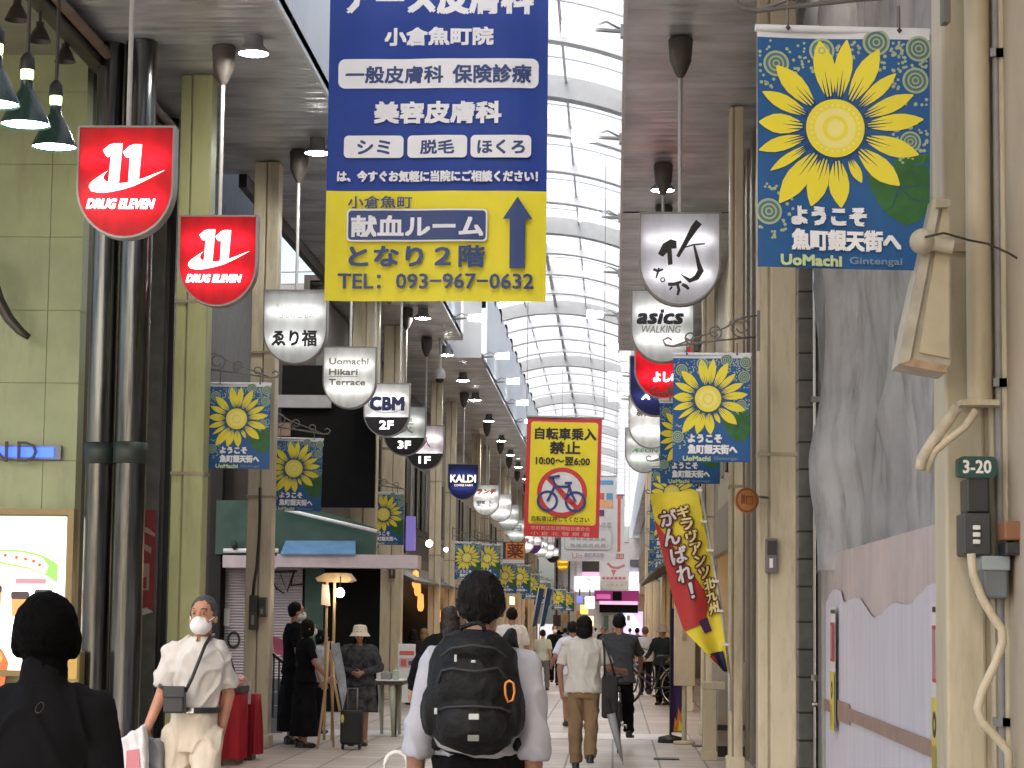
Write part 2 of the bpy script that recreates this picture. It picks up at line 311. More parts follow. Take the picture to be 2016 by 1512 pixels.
# round ceiling lamps under the soffits
LAMP = EM('lit ceiling lamp', (1, .96, .88), 90)
def ceil_lamp():
    r = thing('ceiling_lamp', (0, 0, HS), '', 'ceiling lamp', 'round lamps under the arcade soffits')
    b = MB(); b.lathe((0, 0, HS), [(.0, .06), (.07, .06), (.085, -.0), (.09, -.09), (.145, -.14), (.15, -.17), (.14, -.17)], GREY); b.build('housing', r)
    b = MB(); b.lathe((0, 0, HS - .165), [(.0, -.025), (.07, -.02), (.138, 0)], LAMP); b.build('diffuser', r); return r
cl = ceil_lamp(); first = True
pos = [(-3.38, y) for y in (20.7, 25.3, 30.2, 35, 39.7, 45.4, 50.4, 55, 61, 68, 74, 80, 87, 95)] + [(.56, y) for y in (27.5, 33.5, 39.5, 46, 52)]
for i, (x, y) in enumerate(pos):
    side = 'left' if x < -1 else 'right'
    num = (['nearest', 'second nearest', 'third nearest', 'fourth', 'fifth', 'sixth', 'seventh', 'eighth', 'ninth', 'tenth', 'eleventh', 'twelfth', 'thirteenth', 'farthest'] if side == 'left' else ['nearest', 'second', 'third', 'fourth', 'farthest'])[i if side == 'left' else i - 14]
    lab = f'white round ceiling lamp glowing under the {side} soffit, {num} in its row'
    if first: cl.location = (x, y, HS); cl['label'] = lab; first = False
    else: dup(cl, (x, y, HS), lab)
# arm lights along the glazing edges
AL = EM('lit arm lamp', (.95, 1, 1), 9)
def arm_light():
    r = thing('arm_light', (0, 0, 0), '', 'arm light', 'arm lights along the roof opening')
    b = MB(); b.tube((0, 0, 0), (-.30, 0, .02), .022, .02, GREY, 8); b.box((-.02, -.05, -.06), (.02, .05, .06), GREY); b.path([(-.02, .03, .03), (-.15, .03, .1), (-.3, .03, .05)], .012, GREY, 6); b.build('arm', r)
    b = MB(); b.tube((-.28, 0, .02), (-.56, 0, .03), .055, .075, AL, 12); b.build('lamp_head', r); return r
al = arm_light(); first = True
for k, Y in enumerate([20.8, 25.6, 30.8, 35.8, 41, 46, 51.5, 57] + [41.6, 47.8, 53, 58.4, 64, 70]):
    right = k < 8; x = (XR - .04 if Y < 45.9 else .40) if right else (XL if Y < 44 else -2.8)
    o = ['first', 'second', 'third', 'fourth', 'fifth', 'sixth', 'seventh', 'last'][k if right else k - 8]
    lab = f'white arm lamp on the {"right" if right else "left"} edge of the roof opening, {o} from the camera'
    if first: al.location = (x, Y, HS + .07); al['label'] = lab; first = False
    else: dup(al, (x, Y, HS + .07), lab, None if right else math.pi)
# ---------------------------------------------------------------- columns
CREAM_GREENLIT = M('cream steel tinted by green light', (.40, .42, .20), .5, var=.16, sc=2.2, bump=.05, bsc=14, st=(1, 1, .35), dirt_shade=.4)  # cream column's green shop light put into its base colour
def column(pxa, pxb, yref, Y, label, dep=.3, seam=.45, foot=True, CREAM=CREAM):
    a, c = at(pxa, yref, Y).x, at(pxb, yref, Y).x
    r = thing('arcade_column', ((a + c) / 2, Y, 0), label, 'column', 'cream columns carrying the arcade roof')
    s = a + (c - a) * seam; b = MB()
    b.box((a, Y + .02, 0), (s - .008, Y + dep, HS - .002), CREAM, .012); b.box((s - .012, Y + .035, 0), (s + .012, Y + dep - .02, HS - .004), CREAMD)
    b.box((s + .008, Y, 0), (c, Y + dep, HS - .002), CREAM, .012); b.build('shaft', r)
    if foot:
        b = MB(); b.box((a - .025, Y - .025, 0), (c + .025, Y + dep + .02, .16), CREAM, .02); b.build('plinth', r)
    b = MB()
    for z in (2.9, 4.6): b.box((a - .006, Y - .006, z), (c + .006, Y + dep + .004, z + .03), CREAMD)
    b.build('joint_band', r); return r, a, c
cols = {}
L_ = [(345, 408, 600, 22.2, 'greenish lit cream column beside the steel clad pillars, nearest on the left'), (488, 538, 900, 26.6, 'cream column with a small meter box and cable, left of the side street'),
      (690, 742, 900, 37.2, 'cream column behind the pedestrian in the white bucket hat'), (752, 795, 900, 42.0, 'tall bright cream column right of the three floor sign plates')]
for i, (a, c, yr, Y, lb) in enumerate(L_): cols['L%d' % i] = column(a, c, yr, Y, lb, seam=.36 if i == 0 else .5, CREAM=CREAM_GREENLIT if i == 0 else CREAM_LIT)
for i, Y in enumerate((52.5, 57.3, 67.8, 72.6, 83.1, 88, 98.4, 103, 114, 119)):
    b_ = VPX - 4.12 * F / Y; column(b_ - .13 * F / Y, b_ + .13 * F / Y, 1100, Y, f'slim cream column in the distant left row, {["first","second","third","fourth","fifth","sixth","seventh","eighth","ninth","last"][i]} past the tall bright one', seam=.5, CREAM=CREAM_LIT)
R_ = [(1862, 1963, 900, 8.26, 'big cream column at the right edge carrying floodlight and switch boxes'), (1493, 1568, 900, 18.9, 'cream column with a small call box, left of the grey block wall'),
      (1437, 1464, 700, 23.6, 'narrow cream column behind the hanging orange round sign'), (1383, 1407, 700, 30.9, 'narrow cream column behind the yellow and red slanted flag')]
for i, (a, c, yr, Y, lb) in enumerate(R_): cols['R%d' % i] = column(a, c, yr, Y, lb, seam=.3 if i else .82, CREAM=CREAM if i < 2 else CREAM_LIT)
for i, Y in enumerate((38.5, 46, 53.5, 61, 72, 84)):
    b_ = VPX + 1.24 * F / Y; column(b_ - .1 * F / Y, b_ + .1 * F / Y, 1200, Y, f'slim cream column in the distant right row, {["first","second","third","fourth","fifth","last"][i]} behind the parked bicycle', seam=.4, CREAM=CREAM_LIT)
# ---------------------------------------------------------------- left: green tiled corner shop
def fr(a, b_, c, d, Y):                        # photo rectangle on the frontal plane y = Y -> x0, z0, x1, z1
    p, q = at(a, b_, Y), at(c, d, Y); return p.x, p.z, q.x, q.z
GRN = M('pale green wall tile', (.27, .315, .165), .42, var=.14, sc=1.6, dirt_shade=.3)
GRNJ = M('tile joint', (.27, .28, .17), .7)
Y1 = 21.5; XE = at(153, 800, Y1).x
shop = thing('corner_shop', (XE - 1.5, Y1 + 3, 0), 'pale green tiled corner shop with two steel clad pillars and dark upper window', 'shop building')
b = MB(); xs = XE
zz = [0, .75, 1.5, 2.24, 2.98, 3.72, 4.42, 5.13, 5.84, 6.55, 7.26, 8.0]
for i in range(len(zz) - 1):
    x = xs; wds = [.32] + [1.35] * 4
    for wd in wds: b.box((x - wd + .006, Y1, zz[i] + .006), (x, Y1 + .25, zz[i + 1]), GRN); x -= wd
b.box((XE - 5.7, Y1 + .012, 0), (XE - .004, Y1 + .24, 8), GRNJ); b.build('wall', shop)
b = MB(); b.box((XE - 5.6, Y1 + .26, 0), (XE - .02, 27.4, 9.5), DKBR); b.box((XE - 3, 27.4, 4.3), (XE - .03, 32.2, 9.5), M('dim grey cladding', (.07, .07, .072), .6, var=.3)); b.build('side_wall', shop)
# steel clad pillars
for a, c, Y, nm in ((157, 213, 20.9, 0), (213, 276, 20.8, 1)):
    p, q = at(a, 1100, Y), at(c, 1100, Y); cx, r = (p.x + q.x) / 2, (q.x - p.x) / 2
    b = MB(); b.lathe((cx, Y + r, 0), [(r, 0), (r, 2.92)], STEEL, 28); b.lathe((cx, Y + r, 0), [(r, 3.12), (r, HS)], STEEL, 28); o = b.build('steel_pillar', shop)
    b = MB(); b.lathe((cx, Y + r, 0), [(r - .01, 2.92), (r + .012, 2.925), (r + .012, 3.115), (r - .01, 3.12)], M('dark green band', (.018, .028, .022), .5), 28); b.build('band', o)
p = at(276, 800, 24.2); q = at(336, 800, 24.2)
b = MB(); b.box((p.x, 24.2, 0), (q.x - .1, 24.6, HS), M('grey green marble pilaster', (.16, .165, .145), .3, var=.3, sc=5), .01); b.box((q.x - .1, 24.23, 0), (q.x - .05, 24.55, HS), STEEL); b.box((q.x - .05, 24.26, 0), (q.x, 24.5, HS), BLACK); b.build('pilaster', shop)
# upper dark window behind the red signs
x0, z0, x1, z1 = fr(165, 252, 300, 110, 24.9); b = MB(); b.box((x0, 24.9, z0 - 1.5), (x1 + .35, 24.95, z1 + 1.0), DARK)
wnd = b.build('upper_window', shop)
for a, c in ((176, 216), (220, 262), (265, 276)):
    x0, z0, x1, z1 = fr(a, 235, c, 184, 24.86); b = MB(); b.box((x0, 24.86, z0), (x1, 24.885, z1), M('dim window blind', (.17, .165, .15), .5)); b.build('pane', wnd)
# porch ceiling and beam
b = MB(); b.box((-9, 12.5, HS + .02), (-4.97, Y1, HS + .1), M('olive porch ceiling', (.17, .18, .13), .45, var=.15)); b.box((-4.98, 9, HS - .22), (-4.86, 24, HS + .1), DKBR); b.tube((-4.8, 10, HS - .12), (-4.8, 26, HS - .12), .05, .05, BROWN)
b.build('porch_ceiling', shop)
# horn shaped wall bracket
tag(MB().path([at(-25, 500, 21.2), at(-18, 545, 21.2), at(-3, 590, 21.2), at(18, 628, 21.2), at(40, 652, 21.2), at(57, 664, 21.2)], [.06, .06, .055, .05, .042, .03], M('dark bronze', (.06, .055, .045), .4, .5), 10).build('wall_ornament'), 'dark curved horn shaped ornament on the pale green wall', 'ornament')
# letters with blue glow strip
ls = thing('wall_letters', (at(40, 890, 21.4).x, 21.4, at(40, 890, 21.4).z), 'dark metal letters over a glowing blue strip on the green wall', 'shop sign')
x0, z0, x1, z1 = fr(-60, 903, 120, 877, 21.44); b = MB(); b.box((x0, 21.44, z0), (x1, 21.49, z1), M('blue strip housing', (.16, .2, .25), .4)); b.build('strip_housing', ls)
x0, z0, x1, z1 = fr(-60, 899, 106, 881, 21.425); b = MB(); b.box((x0, 21.425, z0), (x1, 21.437, z1), EM('blue light', (.03, .08, 1), 1.6)); b.build('light_strip', ls)
for ch, a, c in (('N', -28, 16), ('D', 33, 74)):
    x0, z0, x1, z1 = fr(a, 909, c, 869, 21.36); g, fs = glyphs(ch); b = MB()
    for y in (21.36, 21.375): b.faces([V((x0 + u * (x1 - x0), y, z0 + v * (z1 - z0))) for u, v in g], fs, BLACK)
    b.build('letter', ls)
# lit poster case
x0, z0, x1, z1 = fr(-60, 1330, 146, 1002, 21.3); pc = thing('poster_case', ((x0 + x1) / 2, 21.3, z0), 'lit white food poster in a brown frame on the green wall', 'poster case')
b = MB(); fw = .055; FRM = M('bronze frame', (.16, .12, .06), .35, .6)
b.box((x0, 21.3, z0), (x1, 21.48, z0 + fw), FRM); b.box((x0, 21.3, z1 - fw), (x1, 21.48, z1), FRM); b.box((x1 - fw, 21.3, z0 + fw), (x1, 21.48, z1 - fw), FRM); b.box((x0, 21.3, z0 + fw), (x0 + fw, 21.48, z1 - fw), FRM); b.build('frame', pc)
k = (at(100, 1100, 21.34) - at(0, 1100, 21.34)).length / 100; o_ = at(0, 1000, 21.34)
P = Print(0, 0, k, y=0)
PW = EM('lit poster white', (1, .95, .90), .62); PG = EM('lit poster green', (.25, .6, .12), .3); PO = EM('lit poster tan', (.7, .3, .1), .32); PK = EM('lit poster dark', (.05, .035, .04), .2); PR = EM('lit poster red', (.7, .08, .06), .3); PY = EM('lit poster cream', (1, .85, .5), .42)
P.rect(-50, 16, 133, 320, PW)
P.pg([(-50, 82), (0, 80), (50, 82), (90, 92), (118, 108), (118, 145), (98, 132), (60, 118), (0, 108), (-50, 106)], PG); P.pg([(-50, 86), (0, 84), (48, 86), (86, 95), (100, 112), (94, 128), (60, 115), (0, 104), (-50, 102)], PY)
for i, (u, v) in enumerate(((14, 88), (36, 92), (54, 95), (70, 99), (82, 106))): P.disc(u, v + 4, 3.4, PR, 8, i == 0)
P.text('♥', -6, 88, 4, 98, PR)
P.rect(-40, 136, 30, 148, PY); P.rect(36, 137, 96, 147, EM('lit poster pink', (.8, .2, .25), .36))
for u, v in ((-8, 152), (46, 164), (92, 160)):
    P.pg([(u - 17, v + 8), (u - 12, v + 2), (u + 14, v + 2), (u + 18, v + 10), (u + 16, v + 46), (u - 15, v + 46)], PO); P.rect(u - 18, v - 2, u + 18, v + 13, PK, r=5)
P.pg([(-50, 262), (-10, 262), (15, 275), (28, 300), (20, 345), (-50, 345)], EM('lit poster orange', (.6, .12, .03), .25)); P.disc(2, 290, 14, PO); P.disc(-20, 310, 12, PR)
o = P.build('poster', pc); o.location = o_ ; o.matrix_parent_inverse = wm(pc).inverted()
# counter under the pillars
x0, z0, x1, z1 = fr(110, 1345, 172, 1282, 21.0); b = MB(); b.box((x0, 20.7, 0), (x1, 21.2, z1), M('olive crate', (.25, .2, .07), .6), .02); b.box((x0 + .02, 20.69, z0 + .05), (x1 - .02, 20.7, z1 - .05), M('ochre panel', (.5, .33, .08), .6)); tag(b.build('display_counter', loc=((x0 + x1) / 2, 20.9, 0)), 'ochre display counter at the foot of the steel pillars', 'counter')
# red poster on the pilaster
x0, z0, x1, z1 = fr(270, 1240, 311, 1004, 24.18); po = thing('poster', ((x0 + x1) / 2, 24.18, z0), 'red poster with pale diagonal marks on the grey pilaster', 'poster')
P = Print(281, 1004, (x1 - x0) / 41, y=0); RP = M('faded red poster', (.36, .05, .055), .5); PP = M('faded pink print', (.55, .36, .33), .5)
P.rect(281, 1004, 318, 1240, RP); P.pg([(281, 1040), (300, 1046), (318, 1060), (316, 1066), (281, 1050)], PP); P.pg([(281, 1076), (310, 1092), (308, 1106), (281, 1088)], PP); P.rect(281, 1128, 306, 1190, PP); P.rect(290, 1160, 300, 1186, RP); P.pg([(281, 1236), (302, 1230), (318, 1240), (281, 1252)], M('white torn paper', (.7, .7, .68), .6))
o = P.build('sheet', po); o.location = (x0, 24.18, z1); o.matrix_parent_inverse = wm(po).inverted()
# green enamel pendant lamps
ENA = M('dark green enamel', (.007, .03, .022), .25, var=.1); PEND = EM('lit pendant bulb', (.93, 1, .90), 10)
def pendant(Y, cx, rim, ztop, wid, lab, lit=True):
    c = at(cx, rim, Y); R = wid / 2 * Y / F; r = thing('pendant_lamp', (c.x, Y, c.z), lab, 'pendant lamp', 'pendant lamps under the porch of the green shop')
    b = MB(); b.lathe(c, [(R, 0), (R * .97, .02), (R * .78, .09), (R * .45, .20), (R * .26, .25), (R * .25, .31)], ENA, 28); b.build('lamp_shade', r)
    b = MB(); b.lathe(c + V((0, 0, .31)), [(.035, 0), (.045, .02), (.045, .07)], EM('lit lamp neck', (.7, 1, .3), 2) if lit else GREY, 12); b.build('neck', r)
    b = MB(); b.lathe(c + V((0, 0, .38)), [(.055, 0), (.05, .08), (.02, .12)], BLACK, 12); b.tube(c + V((0, 0, .48)), (c.x, Y, HS + .02), .014, .014, DKBR, 8); b.build('stem', r)
    if lit: b = MB(); b.lathe(c, [(0, .045), (R * .5, .04), (R * .93, .012)], PEND, 28); b.build('bulb', r)
pendant(15.0, 50, 247, 0, 102, 'lit dark green enamel pendant lamp, the larger one near the left edge')
pendant(16.2, 107, 291, 0, 92, 'lit dark green enamel pendant lamp just left of the nearest red shield sign')
pendant(13.6, -12, 207, 0, 105, 'dark green enamel pendant lamp cut by the left edge, highest of the three')
for i, (px, py, Y) in enumerate(((33, 40, 18), (78, 82, 19), (128, 122, 20.3))):  # solid shapes standing in for reflected lamp shades
    c = at(px, py, Y); b = MB(); b.lathe(c, [(.10, 0), (.06, .09), (.035, .13), (.035, .17)], DKBR, 14); b.tube(c + V((0, 0, .16)), (c.x, Y, HS + .02), .015, .015, DKBR, 6); b.box((c.x - .03, Y - .12, c.z + .3), (c.x + .03, Y + .12, c.z + .34), DKBR)
    tag(b.build('lamp_reflection', loc=c), f'brown lamp reflection shape under the porch ceiling, {["leftmost and highest", "middle one", "rightmost and lowest"][i]} of three', 'lamp reflection shape', 'reflected lamp shades under the porch')
# ---------------------------------------------------------------- left: shop across the side street
Y2 = 36.6
mk = thing('side_street_shop', (-6, Y2 + 2, 0), 'shuttered shop in the side street with green upper wall and blue awning', 'shop building')
XB = at(600, 1000, Y2).x
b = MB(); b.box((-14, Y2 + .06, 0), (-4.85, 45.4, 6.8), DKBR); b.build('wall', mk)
DGR = M('dark green board', (.045, .095, .075), .55, var=.2, sc=3)
x0, z0, x1, z1 = fr(430, 1092, 742, 1004, Y2); b = MB(); b.prism([(x0, Y2 - .3, z0), (x1, Y2 - .3, z0), (x1, Y2 - .3, z0 + .45), (at(640, 1020, Y2).x, Y2 - .3, z1 - .05), (at(535, 1010, Y2).x, Y2 - .3, z1 + .12), (x0, Y2 - .3, z1 + .12)], (0, .34, 0), DGR); b.build('upper_board', mk)
a, c = at(560, 1003, Y2 - .4), at(742, 1046, Y2 - .4); b = MB(); b.path([a, c], .03, WHITE, 6); b.build('roof_edge', mk)
def shutter_mat():
    m = bpy.data.materials.new('pale shutter slats'); m.use_nodes = True; nt = m.node_tree; n = nt.nodes; L = nt.links.new; b = n['Principled BSDF']
    tc = n.new('ShaderNodeTexCoord'); wv = n.new('ShaderNodeTexWave'); wv.bands_direction = 'Z'; wv.inputs['Scale'].default_value = 7; L(tc.outputs['Object'], wv.inputs[0])
    rp = n.new('ShaderNodeValToRGB'); rp.color_ramp.elements[0].color = (.30, .265, .28, 1); rp.color_ramp.elements[1].color = (.46, .42, .44, 1); rp.color_ramp.elements[0].position = .05; rp.color_ramp.elements[1].position = .4; L(wv.outputs[0], rp.inputs[0]); L(rp.outputs[0], b.inputs['Base Color']); b.inputs['Roughness'].default_value = .5
    bp = n.new('ShaderNodeBump'); bp.inputs['Strength'].default_value = .6; bp.inputs['Distance'].default_value = .03; L(wv.outputs[0], bp.inputs['Height']); L(bp.outputs[0], b.inputs['Normal']); return m
SHUT = shutter_mat()
x0, z0, x1, z1 = fr(438, 1400, 596, 1114, Y2); b = MB(); b.box((x0, Y2, 0), (x1, Y2 + .05, z1), SHUT); sh = b.build('shutter', mk)
GRAF = M('black spray paint', (.02, .02, .02), .7)
P = Print(520, 1140, Y2 / F, y=0); P.line([(531, 1128), (545, 1160), (552, 1130), (566, 1164), (580, 1122), (574, 1152), (604, 1148)], 4, GRAF); P.line([(533, 1126), (585, 1124)], 4, GRAF); P.line([(545, 1158), (560, 1168)], 3, GRAF)
o = P.build('graffiti', sh); q = at(520, 1140, Y2 - .012); o.location = q; o.matrix_parent_inverse.identity(); P = Print(460, 1260, Y2 / F); P.ring(460, 1260, 13, 9, GRAF, ry=17); o = P.build('graffiti', sh); o.location = at(460, 1260, Y2 - .012); o.matrix_parent_inverse.identity()
x0, z0, x1, z1 = fr(441, 1232, 452, 1198, Y2); b = MB(); b.box((x0, Y2 - .01, z0), (x1, Y2, z1), WHITE); b.build('paper_notice', sh)
x0, z0, x1, z1 = fr(404, 1400, 440, 880, Y2 - .2); b = MB(); b.box((x0, Y2 - .2, 0), (x1, Y2 + .04, z1), BLACK); b.build('door_post', mk)
x0, z0, x1, z1 = fr(596, 1400, 700, 1116, Y2); b = MB(); b.box((x0, Y2 - .02, 0), (x0 + .3, Y2 + .05, z1), DGR); b.box((x0 + .3, Y2 + .03, 0), (x1 + .4, Y2 + .055, z1), DARK); b.build('doorway', mk)
x0, z0, x1, z1 = fr(438, 1117, 545, 1094, Y2 - .5); b = MB(); b.box((x0, Y2 - .5, z0), (x1, Y2 + .02, z1), M('pink grey fascia', (.62, .53, .54), .5)); x2 = at(822, 1100, Y2 - .7).x; b.box((at(545, 1100, Y2 - .7).x, Y2 - .7, at(545, 1116, Y2 - .7).z), (x2, Y2 + .02, at(545, 1090, Y2 - .7).z), M('pink grey fascia', (.62, .53, .54), .5)); b.build('fascia', mk)
p0, p1 = at(552, 1090, Y2 - .75), at(700, 1090, Y2 - .75); q0, q1 = at(566, 1056, Y2 - .15), at(700, 1056, Y2 - .15); b = MB(); b.faces([p0, p1, q1, q0, p0 - V((0, 0, .02)), p1 - V((0, 0, .02)), q1 - V((0, 0, .02)), q0 - V((0, 0, .02))], [(0, 1, 2, 3), (4, 5, 6, 7), (0, 1, 5, 4), (2, 3, 7, 6), (0, 3, 7, 4), (1, 2, 6, 5)], M('blue canvas awning', (.11, .24, .40), .7, var=.15)); b.build('awning', mk)
b = MB(); p0, p1 = at(440, 1084, Y2 - .35), at(548, 1084, Y2 - .35); b.tube(p0, p1, .035, .035, WHITE); 
for px in (462, 533): c = at(px, 1074, Y2 - .4); b.ell(c, (.05, .05, .07), BLACK)
b.build('gutter_pipe', mk)
# dark upper storey openings
x0, z0, x1, z1 = fr(550, 998, 742, 720, Y2 + .0); b = MB(); b.box((x0, Y2 + .0, z0), (x1, Y2 + .05, z1), DARK); wnd = b.build('upper_window', mk)
x0, z0, x1, z1 = fr(546, 802, 652, 778, Y2 - .1); b = MB(); b.box((x0, Y2 - .1, z0), (x1, Y2 - .01, z1), GREY); b.build('sill', wnd)
x0, z0, x1, z1 = fr(538, 858, 572, 832, Y2 - .05); b = MB(); b.box((x0, Y2 - .05, z0), (x1, Y2 - .005, z1), BROWN); b.build('shutter_board', wnd)
x0, z0, x1, z1 = fr(396, 892, 458, 560, Y2 - .1); b = MB(); b.box((x0, Y2 - .1, z0), (x1, Y2 + .05, z1), LGREY); b.box((x1, Y2 - .06, z0), (x1 + .08, Y2 + .05, z1), WHITE); b.build('side_panel', mk)
x0, z0, x1, z1 = fr(398, 1100, 660, 562, Y2 + .4); b = MB(); b.box((x0, Y2 + .35, z1 - .12), (x1 + .5, Y2 + .5, z1), LGREY); b.build('parapet', mk)
for i in range(2): b = MB(); b.tube((-5.5, Y2 + .42, z1 + .02 + .2 * i), (-3.8, Y2 + .42, z1 + .06 + .2 * i), .015, .015, GREY, 6); b.build('roof_rail', mk)
# inner steps and rail beside the side street
st = thing('stair', (at(545, 1440, 30).x, 30.2, 0), 'short stair with black rail beside the two people in black', 'stair')
b = MB(); x0 = at(515, 1400, 30).x; x1 = at(556, 1400, 30).x
for i in range(4): b.box((x0 - .1 * i - .2, 30 + .28 * i, .17 * i), (x1 - .05 * i, 30.28 + .28 * i, .17 * (i + 1)), LGREY)
b.build('step', st); b = MB()
for i in range(5): x = x0 + .07 * i; b.tube((x, 30.05, .2), (x, 30.05, 1.15 - .06 * i), .012, .012, BLACK, 6)
b.path([(x0 - .1, 30.05, 1.2), (x1, 30.05, .9)], .02, BLACK, 6); b.build('handrail', st)
c = at(560, 1275, 29.9); b = MB(); b.prism([at(535, 1250, 29.9), at(562, 1262, 29.9), at(562, 1305, 29.9), at(552, 1290, 29.9), at(540, 1285, 29.9)], (0, .03, 0), M('pink cloth', (.62, .16, .25), .8)); tag(b.build('cloth', loc=c), 'pink cloth hanging on the black stair rail', 'cloth')
# ---------------------------------------------------------------- left: shops farther along
WARM = EM('warm shop light', (1, .62, .28), 1.6); BULB = EM('lit bulb', (1, .85, .6), 22); OLIVE = M('olive brown wall', (.12, .095, .06), .6, var=.3)
def shop_row(y0, y1, lab, wallm, fasc=None, awn=None, warm=True, zf=3.0, side=-1):
    xw = -4.95 if side < 0 else 1.66; sg = 1 if side < 0 else -1
    r = thing('shop_building', (xw, (y0 + y1) / 2, 0), lab, 'shop building')
    b = MB(); b.box((xw - sg * 4, y0, 0), (xw - sg * 1.2, y1, HS + .5), wallm); b.box((xw - sg * 1.2, y0, zf), (xw, y1, HS + .4), wallm)
    for y in (y0, y1 - .25): b.box((xw - sg * 1.2, y, 0), (xw + sg * .003, y + .25, zf - .002), wallm)
    b.build('wall', r)
    k = 0; y = y0 + .5
    while y < y1 - .8:
        b = MB(); b.box((xw - .004 * sg, y, 3.7), (xw + sg * .03, y + .7, 5.2), DARK if k % 3 else GREY); w_ = b.build('window', r)
        b = MB(); b.box((xw + sg * .02, y + .33, 3.7), (xw + sg * .05, y + .37, 5.2), CREAMD); b.build('frame', w_); y += 1.5; k += 1
    if fasc:
        b = MB(); b.box((xw, y0 + .1, zf - .5), (xw + sg * .12, y1 - .1, zf + .15), fasc); b.build('sign_board', r)
    if warm:
        b = MB(); b.box((xw - sg * 1.18, y0 + .4, 2.2), (xw - sg * 1.1, y1 - .4, 2.65), WARM if warm is True else warm); b.build('lit_shelf_light', r)
    b = MB(); rr = random.Random(int(y0)); y = y0 + .5
    while y < y1 - .6:
        for z in (.4, .85, 1.3, 1.75):
            b.box((xw - sg * 1.1, y, z), (xw - sg * rr.uniform(.75, .95), y + .4, z + rr.uniform(.15, .38)), rr.choice([M('ochre goods', (.4, .26, .08), .6), M('cream goods', (.55, .48, .38), .6), M('red goods', (.35, .07, .06), .6), OLIVE, M('white goods', (.65, .63, .6), .5)]))
        y += .45
    o = b.build('goods_display', r); o['kind'] = 'stuff'
    if awn:
        b = MB(); b.prism([(xw, y0 + .2, zf - .02), (xw + sg * .95, y0 + .2, zf - .5), (xw + sg * .95, y0 + .2, zf - .56), (xw, y0 + .2, zf - .1)], (0, y1 - y0 - .4, 0), awn); b.build('awning', r)
    return r
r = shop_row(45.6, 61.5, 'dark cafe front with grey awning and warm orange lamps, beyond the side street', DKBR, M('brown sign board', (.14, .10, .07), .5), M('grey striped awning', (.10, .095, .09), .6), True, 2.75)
for i, (px, py, Y) in enumerate(((826, 1200, 52), (836, 1200, 53.5))):
    pass
x = -4.55
b = MB(); b.box((x - .1, 50.2, 2.9), (x - .02, 50.35, 4.0), BLACK); b.box((x - .02, 50.1, 2.95), (x + .19, 50.16, 3.7), EM('violet screen', (.25, .2, .6), .2)); tag(b.build('screen_sign', loc=(x, 50.2, 2.9)), 'small violet lit screen sign above the cafe awning', 'screen sign')
for i, (px, py, Y) in enumerate(((845, 1070, 50.5), (878, 1082, 56), (1166, 1146, 100))):
    c = at(px, py, Y); b = MB(); b.ell(c, .075 if i != 1 else .05, BULB, None, 12, 8); b.tube(c + V((0, 0, .04)), c + V((-.25, 0, .16)), .015, .015, BLACK, 6)
    tag(b.build('wall_lamp', loc=c), ['round white wall lamp above the cafe awning, larger one', 'small yellow wall lamp beside the slim column past the cafe', 'tiny bright wall lamp far along the left row'][i], 'wall lamp')
for i, (px, py, Y) in enumerate(((822, 1165, 50), (828, 1195, 51), (818, 1150, 49.4), (862, 1222, 56))):
    c = at(px, py, Y); b = MB(); b.lathe(c, [(.02, .30), (.06, .27), (.075, .0), (.05, -.08), (.0, -.1)], EM('orange lantern', (1, .30, .07), .75), 12); b.tube(c + V((0, 0, .35)), c + V((0, 0, .6)), .01, .01, BLACK, 6)
    tag(b.build('lantern', loc=c), ['orange lantern hanging in the cafe doorway, the middle one', 'orange lantern hanging in the cafe doorway, the lowest on the left', 'orange lantern hanging highest in the cafe doorway', 'orange lantern at the far end of the cafe front'][i], 'lantern', 'lanterns of the cafe')
shop_row(61.6, 76, 'beige shop front with cream pilasters beyond the cafe', M('beige wall', (.26, .225, .175), .6, var=.15, sc=2), M('pale sign board', (.5, .46, .4), .5), None, True)
shop_row(76.1, 93, 'light olive shop front far along the left row', M('light olive wall', (.30, .27, .21), .6, var=.15, sc=2), M('green sign board', (.08, .16, .10), .5), None, True)
shop_row(93.1, 150, 'distant beige shop front at the end of the left row', M('beige wall', (.26, .225, .175), .6), M('pale sign board', (.5, .46, .4), .5), None, True)
# orange medicine sign and white plate under it
c = at(1010, 1085, 62); r = thing('projecting_sign', c, 'square orange pharmacy sign with brown character above a white plate', 'shop sign')
P = Print(996, 1068, 62 / F, y=0); P.rect(996, 1068, 1033, 1100, M('orange sign', (.72, .26, .03), .5)); P.text('薬', 999, 1070, 1030, 1098, M('dark brown print', (.12, .02, .01), .5), .6); P.rect(990, 1101, 1033, 1109, OFFW); o = P.build('face', r); o.location = at(996, 1068, 62); o.matrix_parent_inverse = wm(r).inverted()
b = MB(); x0, z0, x1, z1 = fr(990, 1110, 1034, 1067, 62.02); b.box((x0, 62.01, z0), (x1, 62.12, z1), M('navy housing', (.02, .03, .12), .4)); b.tube((x0, 62.06, z1), (-4.9, 62.06, z1 + .1), .02, .02, IRON, 6); b.build('housing', r)
